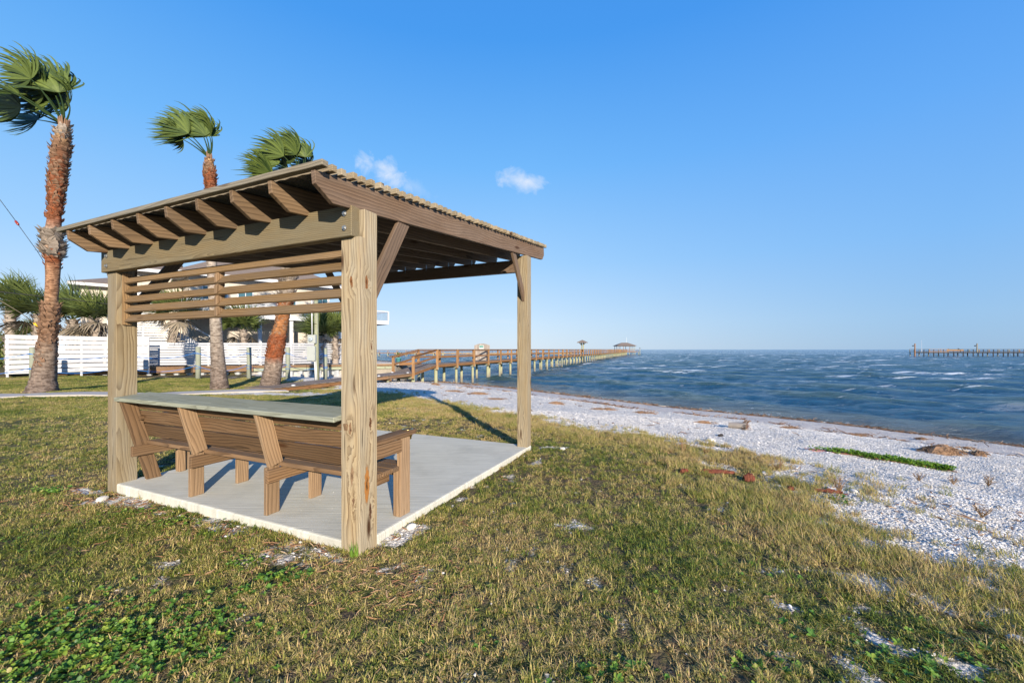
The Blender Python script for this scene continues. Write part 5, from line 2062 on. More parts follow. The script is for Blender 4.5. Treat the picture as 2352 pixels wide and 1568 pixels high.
def person(label, joints, bones, radii, cloth, skin, head_at, hairm, face, extra=None):
    """one continuous skinned body; joints in metres around the pelvis"""
    base = joints[0]
    root = empty('person', base, label, 'person', 'people on the distant pier')
    me = bpy.data.meshes.new('body')
    me.from_pydata([tuple(Vector(j) - Vector(base)) for j in joints], bones, [])
    me.materials.append(cloth)
    o = bpy.data.objects.new('body', me)
    put(o, root, Matrix.Translation(Vector(base)))
    md = o.modifiers.new('skin', 'SKIN')
    md.use_smooth_shade = True
    sv = me.skin_vertices[0].data if me.skin_vertices else None
    if sv is None:
        bm = bmesh.new()
        bm.from_mesh(me)
        bm.verts.layers.skin.verify()
        bm.to_mesh(me)
        bm.free()
        sv = me.skin_vertices[0].data
    for k, r in enumerate(radii): sv[k].radius = (r, r)
    sv[0].use_root = True
    sb = o.modifiers.new('sub', 'SUBSURF')
    sb.levels = sb.render_levels = 1
    h = Vector(head_at)
    bm = bmesh.new()
    bmesh.ops.create_uvsphere(bm, u_segments=14, v_segments=10, radius=.105)
    f = Vector(face).normalized()
    for v in bm.verts:
        v.co.z *= 1.22
        d_ = v.co.dot(f)
        if d_ > .07 and abs(v.co.z) < .03: v.co += f * .025      # nose
        if v.co.z < -.06: v.co -= (v.co - f * d_) * .25          # jaw
    hm = bpy.data.meshes.new('head')
    bm.to_mesh(hm)
    bm.free()
    hm.materials.append(skin)
    hm.polygons.foreach_set('use_smooth', [True] * len(hm.polygons))
    ho = put(bpy.data.objects.new('head', hm), root, Matrix.Translation(h))
    bm = bmesh.new()
    bmesh.ops.create_uvsphere(bm, u_segments=14, v_segments=8, radius=.118)
    for v in list(bm.verts):
        if v.co.z < -.01 or v.co.dot(f) > .09: v.co *= .86
        v.co.z *= 1.15
    c2_ = bpy.data.meshes.new('cap')
    bm.to_mesh(c2_)
    bm.free()
    c2_.materials.append(hairm)
    put(bpy.data.objects.new('cap', c2_), root, Matrix.Translation(h + Vector((0, 0, .02)) - f * .01))
    return root


M_navy = plain('dark_jacket', (.02, .022, .035), .8)
M_blk = plain('black_clothing', (.012, .011, .012), .8)
M_skin = plain('skin', (.42, .24, .16), .5)
# one sits low on the deck bench, hunched; one bends over the rail
b0 = hq(12.3, .25, 1.05)


def J(a, b, z, o=b0): return tuple(o + HD * a + HNr * b + Vector((0, 0, z)))


person('person in dark jacket sitting hunched on the pier bench by the yellow rails',
       [J(0, 0, 0), J(-.05, 0, .25), J(-.12, 0, .48), J(-.16, 0, .58), J(-.4, .12, .02), J(-.45, .12, -.45), J(-.58, .12, -.48), J(-.4, -.12, .02), J(-.45, -.12, -.45), J(-.58, -.12, -.48),
        J(-.14, .2, .46), J(-.28, .26, .2), J(-.5, .18, .12), J(-.14, -.2, .46), J(-.28, -.26, .2), J(-.5, -.18, .12)],
       [(0, 1), (1, 2), (2, 3), (0, 4), (4, 5), (5, 6), (0, 7), (7, 8), (8, 9), (2, 10), (10, 11), (11, 12), (2, 13), (13, 14), (14, 15)],
       [.17, .16, .16, .06, .09, .06, .045, .09, .06, .045, .075, .055, .04, .075, .055, .04], M_navy, M_skin, J(-.2, 0, .72), M_blk, -HD)
b0 = hq(15.6, -.05, 1.45)
person('person in black leaning far forward over the railing, right of the seated one',
       [J(.35, .1, 0, b0), J(.05, .05, .12, b0), J(-.28, 0, .30, b0), J(-.36, 0, .38, b0), J(.40, .22, -.42, b0), J(.5, .22, -.82, b0), J(.38, .22, -.86, b0), J(.40, -.02, -.42, b0), J(.5, -.02, -.82, b0), J(.38, -.02, -.86, b0),
        J(-.28, .18, .26, b0), J(-.42, .2, .08, b0), J(-.62, .15, .12, b0), J(-.28, -.18, .26, b0), J(-.42, -.2, .08, b0), J(-.62, -.15, .12, b0)],
       [(0, 1), (1, 2), (2, 3), (0, 4), (4, 5), (5, 6), (0, 7), (7, 8), (8, 9), (2, 10), (10, 11), (11, 12), (2, 13), (13, 14), (14, 15)],
       [.19, .18, .17, .06, .1, .065, .05, .1, .065, .05, .08, .06, .045, .08, .06, .045], M_blk, M_skin, J(-.46, 0, .50, b0), M_blk, -HD)

# ------------------------------------------------------------------ far pier and old breakwater on the left
lpier = empty('far_left_pier', (-60, 165, .5), 'distant brown pier running left behind the house and boardwalk', 'pier')
xs_ = np.arange(-92, -24, 3.6)
for i, x in enumerate(xs_):
    for b in (0, 1.8):
        pile(Vector((x, 162 + b, 0)), .16, -2.4, .2, lpier, M_pile, n=6)
        board('railing_post', (x, 162 + b, .1), (x, 162 + b, 1.25), .13, .13, M_railp, lpier, up=(1, 0, 0), c=0)
    if i < len(xs_) - 1:
        for b in (0, 1.8):
            board('rail', (x, 162 + b, 1.2), (x + 3.59, 162 + b, 1.2), .1, .12, M_rail, lpier, c=0)
        board('deck', (x, 162.9, .2), (x + 3.59, 162.9, .2), 1.8, .08, M_railp, lpier, up=(0, 1, 0), c=0)
        board('deck_beam', (x, 161.95, .12), (x + 3.59, 161.95, .12), .22, .08, M_rail, lpier, c=0)
mb = MB()
rs = random.Random(4)
for i in range(150):
    x = -66 + i * .66
    q_ = Vector((x, 232 - i * .05 + rs.uniform(-.4, .4), 0))
    h = rs.uniform(-.45, -.1)
    mb.tube([q_ + Vector((0, 0, -2)), q_ + Vector((rs.uniform(-.1, .1), 0, h))], rs.uniform(.16, .27), 6)
for i in range(40):
    x = -66 + i * 2.5
    mb.beam((x, 231.2 - i * .19, -.75), (x + 2.4, 231 - i * .19, -.78), .34, .3)
tag(mb.build('breakwater', plain('breakwater_timber', (.33, .22, .10), .85, 0, .5, .6)), 'row of old timber stumps far out behind the pier railing', 'breakwater', kind='stuff')
for k, (x, f, lab) in enumerate(((-11, 1, 'small dark bird on the old breakwater left of the pier gate'), (6.5, -1, 'small dark bird on the old breakwater seen under the rail right of the pier gate'), (14, 1, 'small dark bird on the right end of the old breakwater'))):
    bird((x, 229, -.2), lab, 1.6, (f, 0, 0))
# ------------------------------------------------------------------ instanced ground cover (all of kind stuff)
def scatter(name, P3, rot, scl, idx, tint, sources, extra=None):
    pm = bpy.data.meshes.new(name)
    pm.vertices.add(len(P3))
    pm.vertices.foreach_set('co', np.asarray(P3, np.float32).ravel())
    fattr(pm, 'tint', tint)
    fattr(pm, 'rot', rot, 'FLOAT_VECTOR', 'vector')
    fattr(pm, 'scl', scl)
    fattr(pm, 'idx', idx, 'INT')
    po = bpy.data.objects.new(name, pm)
    put(po)
    ng = bpy.data.node_groups.new(name, 'GeometryNodeTree')
    ng.interface.new_socket('Geometry', in_out='INPUT', socket_type='NodeSocketGeometry')
    ng.interface.new_socket('Geometry', in_out='OUTPUT', socket_type='NodeSocketGeometry')
    N, L = ng.nodes, ng.links
    gi, go = N.new('NodeGroupInput'), N.new('NodeGroupOutput')
    iop, j = N.new('GeometryNodeInstanceOnPoints'), N.new('GeometryNodeJoinGeometry')
    for s in reversed(sources):
        oi = N.new('GeometryNodeObjectInfo')
        oi.inputs['Object'].default_value = s
        oi.inputs['As Instance'].default_value = True
        L.new(oi.outputs['Geometry'], j.inputs[0])

    def na(n, t_):
        x = N.new('GeometryNodeInputNamedAttribute')
        x.data_type = t_
        x.inputs[0].default_value = n
        return x.outputs[0]
    L.new(gi.outputs[0], iop.inputs['Points'])
    L.new(j.outputs[0], iop.inputs['Instance'])
    iop.inputs['Pick Instance'].default_value = True
    L.new(na('idx', 'INT'), iop.inputs['Instance Index'])
    e_ = N.new('FunctionNodeEulerToRotation')
    L.new(na('rot', 'FLOAT_VECTOR'), e_.inputs[0])
    L.new(e_.outputs[0], iop.inputs['Rotation'])
    L.new(na('scl', 'FLOAT'), iop.inputs['Scale'])
    L.new(iop.outputs[0], go.inputs[0])
    md = po.modifiers.new('scatter', 'NODES')
    md.node_group = ng
    return tag(po, kind='stuff')


def blade_mat(name, stops, rough=.6, tr=.25, vary=.35):
    t = NT(name)
    ti = t.n('Attribute', attribute_name='tint', attribute_type='INSTANCER', out='Fac')
    to = t.n('Attribute', attribute_name='tone', out='Fac')
    f = t.m('ADD', t.m('MULTIPLY', ti, 1 - vary), t.m('MULTIPLY', to, vary))
    col = t.ramp(f, stops)
    t.set(Base_Color=col, Roughness=rough)
    t.b.inputs['Specular IOR Level'].default_value = .25
    tl = t.t.nodes.new('ShaderNodeBsdfTranslucent')
    t.t.links.new(col, tl.inputs[0])
    ms = t.t.nodes.new('ShaderNodeMixShader')
    ms.inputs[0].default_value = tr
    t.t.links.new(t.b.outputs[0], ms.inputs[1])
    t.t.links.new(tl.outputs[0], ms.inputs[2])
    t.t.links.new(ms.outputs[0], t.out.inputs[0])
    return t.mat


# tint 0 = fresh green, 1 = dry straw
M_grass = blade_mat('grass_blades', [(0, (.04, .092, .012)), (.28, (.13, .175, .027)), (.48, (.29, .28, .065)), (.66, (.48, .385, .15)), (.82, (.54, .39, .20)), (1, (.15, .08, .04))], vary=.45)
M_weed = blade_mat('weed_leaves', [(0, (.035, .11, .03)), (.5, (.13, .26, .04)), (.8, (.30, .38, .06)), (1, (.34, .27, .12))], .45, .3)


def tuft(seed, n, rad, hmin, hmax, w, lean, m, flat=.0):
    rs = random.Random(seed)
    mb = MB()
    tn = []
    for k in range(n):
        th = rs.uniform(0, 6.283)
        r = rad * math.sqrt(rs.random())
        b = Vector((r * math.cos(th), r * math.sin(th), -.005))
        az = rs.uniform(0, 6.283)
        ln = rs.uniform(.15, 1) * lean
        h = rs.uniform(hmin, hmax)
        d = Vector((math.cos(az) * ln, math.sin(az) * ln, 1)).normalized()
        s = Vector((-math.sin(az), math.cos(az), 0)) * w * rs.uniform(.6, 1.2)
        mid = b + d * h * .5
        d2 = (d + Vector((math.cos(az), math.sin(az), -.6)) * rs.uniform(.2, .9) * lean).normalized()
        tip = mid + d2 * h * .55
        mb.add([b - s, b + s, mid + s * .8, mid - s * .8, tip], [(0, 1, 2, 3), (3, 2, 4)])
        tn += [rs.random()] * 5
    me = mb.mesh('tuft', m)
    fattr(me, 'tone', tn)
    return bpy.data.objects.new('tuft', me)


def rosette(seed, nl, L, w, m, up=.5):
    rs = random.Random(seed)
    mb = MB()
    tn = []
    for k in range(nl):
        az = k * 2.4 + rs.uniform(-.3, .3)
        el = up * rs.uniform(.5, 1.5)
        d = Vector((math.cos(az) * math.cos(el), math.sin(az) * math.cos(el), math.sin(el)))
        s = Vector((-math.sin(az), math.cos(az), 0))
        l = L * rs.uniform(.6, 1.1)
        ws = [.18, .7, 1, .8, .15]
        vs = []
        for j, q in enumerate(ws):
            u_ = j / 4
            c = d * l * u_ + Vector((0, 0, -l * .35 * u_ * u_))
            vs += [c - s * w * q, c + Vector((0, 0, -w * .35 * q)), c + s * w * q]
        fs = []
        for j in range(4):
            o = 3 * j
            fs += [(o, o + 1, o + 4, o + 3), (o + 1, o + 2, o + 5, o + 4)]
        mb.add(vs, fs)
        tn += [rs.random()] * len(vs)
    me = mb.mesh('rosette', m, True)
    fattr(me, 'tone', tn)
    return bpy.data.objects.new('rosette', me)


near_src = [tuft(i, 34, .048, .012, .038, .0024, 1.9, M_grass) for i in range(5)] + [tuft(20 + i, 20, .03, .028, .066, .0025, 1.35, M_grass) for i in range(3)]
far_src = [tuft(40 + i, 90, .17, .02, .05, .0045, 1.0, M_grass) for i in range(4)]
edge_src = [tuft(60 + i, 36, .06, .04, .11, .0022, .95, M_grass) for i in range(4)]
rg = np.random.default_rng(11)


def sample(n, x0, x1, y0, y1):
    return rg.uniform(x0, x1, n), rg.uniform(y0, y1, n)


def inview(x, y, m=1.5):
    return (np.abs(x) < 1.30 * y + m) & (y > 1.2)


DRY = [(*Gp(1000, 1250), .5, .4, 0, .4), (*Gp(850, 1400), .6, .3, 0, .35), (*Gp(300, 1330), .8, .25, -.4, .35)]


def dryness(x, y):
    v = .54 + (fbm(x, y, .9, 3, 101) - .5) * 1.1 + (fbm(x, y, 4.5, 2, 111) - .5) * .7
    d = shore_d(x, y)
    v = v + .26 * (1 - sstep(12.2, 14.2, d - edge_shift(x, y)))
    v = v - .16 * sstep(17, 22, d) - .12 * blob(x, y, 1.0, 2.4, 2.5, 1.2)
    a, b = ab(x, y)
    v = v - .25 * np.exp(-(np.maximum(np.abs(a + .1) - .1, 0) / .25) ** 2) * ((b > .8) & (b < 4))
    return v


def covered(x, y):
    """where nothing grows: pad, path, boards, house yard"""
    q = in_pad(x, y, -.01) | (path_d(x, y) < .53)
    sx = (x - PK.x) * PD.x + (y - PK.y) * PD.y
    nx_ = (x - PK.x) * PL.x + (y - PK.y) * PL.y
    return q | ((sx > -13.2) & (nx_ > -.1) & (nx_ < 1.6)) | (bulk_side(x, y) > -.3) & (x < -9)


def lay(x, y, keepp):
    k = (rg.random(len(x)) < keepp) & ~covered(x, y) & inview(x, y)
    return x[k], y[k]


# near lawn
parts = []
for (n, x0, x1, y0, y1) in ((40000, -6, 6, 1.3, 4.2), (38000, -11, 8, 4.2, 8.0), (26000, -15, 3, 8.0, 13.5)):
    x, y = sample(n, x0, x1, y0, y1)
    s = shellness(x, y)
    x, y = lay(x, y, np.clip(1.06 - s * 1.25, 0.0, 1) * (1 - .6 * sstep(.48, .60, fbm(x, y, 7, 3, 131))))
    parts.append((x, y))
x = np.concatenate([p[0] for p in parts])
y = np.concatenate([p[1] for p in parts])
z = ground(x, y) + (fbm(x, y, 9, 3, 41) - .5) * .035
tall_ = fbm(x, y, 1.7, 2, 151)
scl = rg.uniform(.7, 1.25, len(x)) * (1 + .25 * (y - 3) / 6) * np.where(y > 7.5, .95, 1.0)
idx = np.where(rg.random(len(x)) < .30 + .3 * (tall_ > .55) * (y < 7), rg.integers(5, 8, len(x)), rg.integers(0, 5, len(x)))
tint = np.clip(dryness(x, y) + rg.normal(0, .22, len(x)), 0, 1)
rot = np.stack([rg.normal(0, .15, len(x)), rg.normal(0, .15, len(x)), rg.uniform(0, 6.28, len(x))], 1)
scatter('grass', np.stack([x, y, z], 1), rot, scl, idx, tint, near_src)
# far mown lawn
x, y = sample(26000, -40, 0, 9.5, 26)
s = shellness(x, y)
x, y = lay(x, y, np.clip(1.0 - s * 1.4, 0, 1))
k = ~((x < -15) & (y > 22)) & (shore_d(x, y) > 11.5)
x, y = x[k], y[k]
z = ground(x, y)
tint = np.clip(dryness(x, y) * .95 + (fbm(x * .5, y * 1.3, .9, 3, 231) - .5) * .5 + rg.normal(0, .12, len(x)), 0, 1)
rot = np.stack([np.zeros(len(x)), np.zeros(len(x)), rg.uniform(0, 6.28, len(x))], 1)
scatter('mown_grass', np.stack([x, y, z], 1), rot, rg.uniform(.8, 1.3, len(x)), rg.integers(0, 4, len(x)), tint, far_src)
# taller golden grass along the beach edge, thinning into the shell
x, y = sample(120000, -9, 12, 1.2, 17)
d = shore_d(x, y)
n_ = fbm(x, y, 1.1, 4, 21)
dd_ = d - edge_shift(x, y) + (n_ - .5) * 1.9
kp = np.exp(-((dd_ - 12.5) / .72) ** 2) * 1.15 * sstep(.30, .46, fbm(x, y, 2.1, 3, 171)) + .02 * sstep(10.8, 12, dd_) * (dd_ < 13) * sstep(.5, .62, fbm(x, y, 1.3, 3, 181))
x, y = lay(x, y, kp)
z = ground(x, y)
tint = np.clip(.72 + (fbm(x, y, 2, 2, 191) - .5) * .9 + rg.normal(0, .16, len(x)), 0, 1)
rot = np.stack([rg.normal(0, .2, len(x)), rg.normal(-.12, .2, len(x)), rg.uniform(0, 6.28, len(x))], 1)
scatter('golden_grass', np.stack([x, y, z], 1), rot, rg.uniform(.6, 1.3, len(x)), rg.integers(0, 4, len(x)), tint, edge_src)
# broad leaved weeds
ros = [rosette(i, 6, .036, .0095, M_weed, .8) for i in range(3)] + [rosette(9 + i, 7, .038, .0085, M_weed, .7) for i in range(2)] + [rosette(20 + i, 11, .02, .006, M_weed, .8) for i in range(2)]
spots = [(*Gp(150, 1480), .62, .26, 520, 'a'), (*Gp(330, 1500), .45, .20, 300, 'a'), (*Gp(400, 1205), .22, .06, 90, 'c'), (*Gp(300, 1180), .2, .06, 40, 'c'), (*Gp(110, 1130), .18, .07, 70, 'a'), (*Gp(545, 1310), .1, .05, 34, 'c'), (*Gp(580, 1300), .12, .04, 30, 'c'),
         (*Gp(470, 1240), .06, .03, 10, 'c'), (*Gp(650, 1345), .16, .06, 46, 'b'), (*Gp(560, 1370), .1, .05, 14, 'b'), (*Gp(655, 1235), .02, .02, 7, 'c'), (*Gp(545, 1200), .03, .03, 8, 'c'), (*Gp(930, 1215), .05, .03, 10, 'c'),
         (*Gp(1750, 1530), .13, .05, 26, 'b'), (*Gp(2100, 1530), .25, .09, 30, 'b'), (*Gp(1990, 1500), .3, .12, 16, 'b'), (*Gp(1440, 1540), .2, .06, 22, 'c'), (*Gp(1050, 1500), .3, .1, 14, 'c'), (*Gp(1240, 1380), .5, .2, 10, 'c'), (*Gp(1850, 1420), .6, .2, 20, 'c'),
         (*Gp(1940, 1150, -.05), .1, .06, 14, 'b'), (*Gp(1760, 1340), .5, .2, 10, 'b'), (*Gp(2250, 1480), .25, .1, 24, 'b'), (*Gp(40, 1250), .3, .1, 20, 'c'), (*Gp(1375, 1560), .3, .06, 20, 'b')]
X_, Y_, I_, S_, T_ = [], [], [], [], []
for sx, sy, rx, ry, n, ty in spots:
    X_.append(rg.normal(sx, rx * .6, n))
    Y_.append(rg.normal(sy, ry * .8, n))
    I_.append(rg.integers(0, 3, n) if ty == 'a' else (rg.integers(3, 5, n) if ty == 'b' else rg.integers(5, 7, n)))
    S_.append(rg.uniform(.6, 1.15, n))
    T_.append(np.clip(rg.normal(.5, .28, n), 0, 1))
x, y, idx, scl, tint = map(np.concatenate, (X_, Y_, I_, S_, T_))
k = ~in_pad(x, y, .02)
x, y, idx, scl, tint = x[k], y[k], idx[k], scl[k], tint[k]
z = ground(x, y) + (fbm(x, y, 9, 3, 41) - .5) * .035 + rg.uniform(0, .035, len(x))
rot = np.stack([rg.normal(0, .25, len(x)), rg.normal(0, .25, len(x)), rg.uniform(0, 6.28, len(x))], 1)
scatter('broad_leaved_weeds', np.stack([x, y, z], 1), rot, scl, idx, tint, ros)

# ------------------------------------------------------------------ shells, wrack
M_chip = blade_mat('shell_chips', [(0, (.72, .69, .64)), (.6, (.62, .59, .55)), (.85, (.42, .39, .35)), (1, (.25, .2, .16))], .7, 0.0, .2)
M_wrack = blade_mat('wrack_bits', [(0, (.05, .028, .015)), (.5, (.16, .085, .045)), (.8, (.30, .19, .11)), (1, (.62, .58, .52))], .85, 0.0, .2)


def chip(seed, r, th, m, cup=.25):
    rs = random.Random(seed)
    mb = MB()
    n = 8
    k = [Vector((math.cos(6.283 * i / n) * r * rs.uniform(.6, 1.1), math.sin(6.283 * i / n) * r * rs.uniform(.5, 1.0), -r * cup * rs.uniform(.2, 1))) for i in range(n)]
    top = Vector((0, 0, th))
    mb.add(k + [top, Vector((0, 0, -th))], [(i, (i + 1) % n, n) for i in range(n)] + [((i + 1) % n, i, n + 1) for i in range(n)])
    me = mb.mesh('chip', m)
    fattr(me, 'tone', [rs.random()] * len(me.vertices))
    return bpy.data.objects.new('chip', me)


def stick(seed, L, m):
    rs = random.Random(seed)
    mb = MB()
    pts = [Vector((-L / 2 + L * i / 4, rs.uniform(-.12, .12) * L, rs.uniform(0, .08) * L)) for i in range(5)]
    mb.tube(pts, [.003, .006, .006, .004, .002], 4)
    me = mb.mesh('stick', m)
    fattr(me, 'tone', [rs.random()] * len(me.vertices))
    return bpy.data.objects.new('stick', me)


chips = [chip(i, .0105, .003, M_chip) for i in range(6)] + [chip(30 + i, .024, .006, M_chip) for i in range(3)]
bits = [chip(50 + i, .03, .01, M_wrack) for i in range(4)] + [stick(70 + i, .22, M_wrack) for i in range(5)]
parts = []
for n, x0, x1, y0, y1, pw in ((60000, -4, 6, 1.3, 5, 1.0), (110000, -3, 15, 3, 12, 1), (60000, -12, 14, 10, 26, 1)):
    x, y = sample(n, x0, x1, y0, y1)
    d = shore_d(x, y)
    s = shellness(x, y)
    dens = np.clip(s, 0, 1) * np.where(d - edge_shift(x, y) > 13.2, .30, 1) * np.where((s < .35) & (d > 12.5), .15, 1) * np.where(d > 4.6 + (fbm(x, y, .8, 3, 201) - .5) * 3, .72, .05) * (d > .9)
    kk = (rg.random(n) < dens) & inview(x, y) & ~in_pad(x, y) & (path_d(x, y) > .5)
    parts.append((x[kk], y[kk]))
x = np.concatenate([p[0] for p in parts])
y = np.concatenate([p[1] for p in parts])
z = ground(x, y) + (fbm(x, y, 9, 3, 41) - .5) * .035 * (y < 14) * (x > -8) + .004
big = rg.random(len(x)) < .07
idx = np.where(big, rg.integers(6, 9, len(x)), rg.integers(0, 6, len(x)))
rot = np.stack([rg.normal(0, .2, len(x)), rg.normal(0, .2, len(x)), rg.uniform(0, 6.28, len(x))], 1)
scatter('shell_gravel', np.stack([x, y, z], 1), rot, rg.uniform(.5, 1.3, len(x)) * (1 + np.clip(y - 5, 0, 12) * .045), idx, np.clip(rg.beta(1.2, 3, len(x)), 0, 1), chips)
# debris: wet line, old tide line, loose bits
n = 100000
x, y = sample(n, -8, 22, 3, 36)
d = shore_d(x, y) + (fbm(x, y, .9, 3, 211) - .5) * .9
kp = np.exp(-((d - .72) / .27) ** 2) * 1.0 + np.exp(-((d - 4.4) / .4) ** 2) * .55 * sstep(.45, .6, fbm(x, y, .7, 3, 221)) + .004 * (d > .6) * (d < 12.5)
kk = (rg.random(n) < kp) & (shore_d(x, y) > .15)
x, y = x[kk], y[kk]
z = ground(x, y) + .01
rot = np.stack([rg.normal(0, .3, len(x)), rg.normal(0, .3, len(x)), np.where(rg.random(len(x)) < .6, rg.normal(2.2, .5, len(x)), rg.uniform(0, 6.28, len(x)))], 1)
scatter('beach_wrack', np.stack([x, y, z], 1), rot, rg.uniform(.6, 1.6, len(x)) * (1 + np.clip(y - 8, 0, 20) * .04), rg.integers(0, 9, len(x)), np.clip(rg.beta(1.6, 1.6, len(x)), 0, 1), bits)
# shell specks and blown bits on the pad
u1, u2 = rg.uniform(.05, 3.55, 150), rg.beta(1, 1.6, 150) * 3.5 + .03
px_ = ORG[0] + u1 * AV[0] + u2 * BV[0]
py_ = ORG[1] + u1 * AV[1] + u2 * BV[1]
scatter('shell_specks', np.stack([px_, py_, np.full(150, .103)], 1), np.stack([np.zeros(150), np.zeros(150), rg.uniform(0, 6.28, 150)], 1), rg.uniform(.2, .55, 150), rg.integers(0, 6, 150), rg.beta(1.2, 1.5, 150), chips)
# straw litter on the bare soil next to the pad
x, y = sample(26000, -6, 6, 1.5, 7)
a, b = ab(x, y)
kp = np.exp(-((b + .22) / .32) ** 2) * (a > -1) * (a < 4.4) * .75 + .07 * shellness(x, y)
kp = kp + .5 * blob(x, y, *Gp(1010, 1230), .26, .12)
kk = (rg.random(len(x)) < kp * (shore_d(x, y) > 11.5)) & ~in_pad(x, y, .01)
x, y = x[kk], y[kk]
M_straw = blade_mat('straw_litter', [(0, (.13, .06, .03)), (.5, (.24, .13, .07)), (1, (.42, .32, .2))], .9, 0, .3)
straws = [stick(90 + i, .10, M_straw) for i in range(5)]
z = ground(x, y) + (fbm(x, y, 9, 3, 41) - .5) * .035 + .006
rot = np.stack([rg.normal(0, .3, len(x)), rg.normal(0, .3, len(x)), rg.uniform(0, 6.28, len(x))], 1)
scatter('straw_litter', np.stack([x, y, z], 1), rot, rg.uniform(.4, .9, len(x)), rg.integers(0, 5, len(x)), rg.random(len(x)), straws)

# ------------------------------------------------------------------ things lying on the beach
M_weedclump = plain('dried_seaweed', (.21, .125, .07), .95, 0, .55, 40, .8)
M_bark_red = plain('red_palm_bark', (.12, .028, .010), .8, 0, .5, 14, .8)
M_drift = plain('driftwood', (.30, .26, .22), .9, 0, .4, 20, .5)


def mound(label, u, v, rx, ry, h, m, seed, group=None, cat='seaweed', name='seaweed_clump', strands=70):
    c = hit(u, v)
    rs = np.random.default_rng(seed)
    n, mm = 22, 8
    vs = []
    for i in range(mm + 1):
        q = i / mm
        for k in range(n):
            th = 2 * math.pi * k / n
            r = (1 - q) * (1 + .5 * (float(vnoise(np.array([math.cos(th) * 2 + 5.0]), np.array([math.sin(th) * 2 + 5.0]), seed)[0]) - .5))
            zz = h * (1 - (1 - q) ** 2) * (.6 + .8 * float(vnoise(np.array([math.cos(th) * r * 4 + 9.0]), np.array([math.sin(th) * r * 4 + 9.0]), seed + 3)[0])) - .015
            x_, y_ = r * rx * math.cos(th), r * ry * math.sin(th)
            vs.append((x_, y_, zz + gz(c.x + x_, c.y + y_) - c.z))
    fs = [(i * n + k, i * n + (k + 1) % n, (i + 1) * n + (k + 1) % n, (i + 1) * n + k) for i in range(mm) for k in range(n)]
    mb = MB()
    mb.add(vs, fs)
    root = empty(name, c, label, cat, group)
    put(bpy.data.objects.new('clump', mb.mesh('clump', m)), root, Matrix.Translation(c))
    mb = MB()
    for k in range(strands):
        th, r = rs.uniform(0, 6.28), math.sqrt(rs.random())
        p = Vector((r * rx * math.cos(th) * 1.1, r * ry * math.sin(th) * 1.1, max(0, h * (1 - r * r)) * .8))
        d_ = Vector((rs.normal(), rs.normal(), abs(rs.normal()) * .5)).normalized() * (.06 + .25 * h)
        mb.tube([p - d_ * .5, p + Vector((0, 0, .02)), p + d_ * .5], [.002, .005, .002], 4)
    o = MB()
    o.v, o.f, o.m = mb.v, mb.f, mb.m
    st_ = put(bpy.data.objects.new('strands', o.mesh('strands', m)), root, Matrix.Translation(c + Vector((0, 0, gz(c.x, c.y) - c.z))))
    st_['kind'] = 'stuff'
    return root


GC = 'dried seaweed clumps on the beach'
mound('largest tan seaweed heap on the beach beside the driftwood roots at right', 2162, 1040, .36, .24, .15, M_weedclump, 1, GC, strands=220)
mound('rounded brown seaweed clump just right of the driftwood roots', 2250, 1046, .13, .1, .09, M_weedclump, 2, GC)
mound('seaweed clump behind the driftwood, nearest the water at right', 2225, 1032, .14, .08, .05, M_weedclump, 3, GC)
mound('flat tangled seaweed mat at the upper end of the green vine', 1975, 1000, .3, .14, .04, M_weedclump, 4, GC)
mound('small seaweed clump on the smooth sand above the vine middle', 2115, 1010, .13, .09, .05, M_weedclump, 5, GC)
mound('seaweed patch right of the hollow log', 1812, 983, .24, .1, .05, M_weedclump, 6, GC)
mound('brown seaweed patch left of the hollow log', 1618, 973, .35, .12, .08, M_weedclump, 7, GC)
mound('wide low seaweed patch two patches left of the hollow log', 1482, 948, .42, .14, .06, M_weedclump, 8, GC)
mound('rusty brown seaweed streak between the far post and the hollow log', 1388, 941, .5, .16, .07, M_weedclump, 9, GC)
mound('seaweed clump close right of the far right pergola post', 1280, 928, .32, .14, .08, M_weedclump, 10, GC)
mound('seaweed clump left of the far right pergola post', 1098, 905, .5, .2, .09, M_weedclump, 11, GC)
mound('long thin seaweed patch near the pier pilings', 1042, 899, .55, .2, .06, M_weedclump, 12, GC)
mound('seaweed strip just behind the far right pergola post', 1140, 917, .4, .18, .05, M_weedclump, 13, GC)
mound('brown clump on the sand under the ramp end of the boardwalk', 1001, 884, .3, .2, .1, M_weedclump, 14, GC)
# driftwood roots
c = hit(2228, 1040)
root = empty('driftwood', c, 'tangled grey driftwood roots beside the largest seaweed heap', 'driftwood')
rs = random.Random(8)
for k in range(9):
    mb = MB()
    p = c + Vector((rs.uniform(-.12, .12), rs.uniform(-.05, .05), .02))
    d_ = Vector((rs.uniform(-1, 1), rs.uniform(-.6, .6), rs.uniform(.1, .9))).normalized()
    pts = [p]
    for j in range(5):
        d_ = (d_ + Vector((rs.uniform(-.4, .4), rs.uniform(-.4, .4), rs.uniform(-.3, .1)))).normalized()
        pts.append(pts[-1] + d_ * .05)
    mb.tube(pts, [.014, .012, .009, .007, .005, .002], 6)
    mb.build('root', M_drift, root, True)
mb = MB()
mb.tube([c + Vector((-.05, 0, .03)), c + Vector((-.3, .05, .05)), c + Vector((-.6, .06, .03))], [.03, .022, .01], 8)
mb.build('stem', M_drift, root, True)
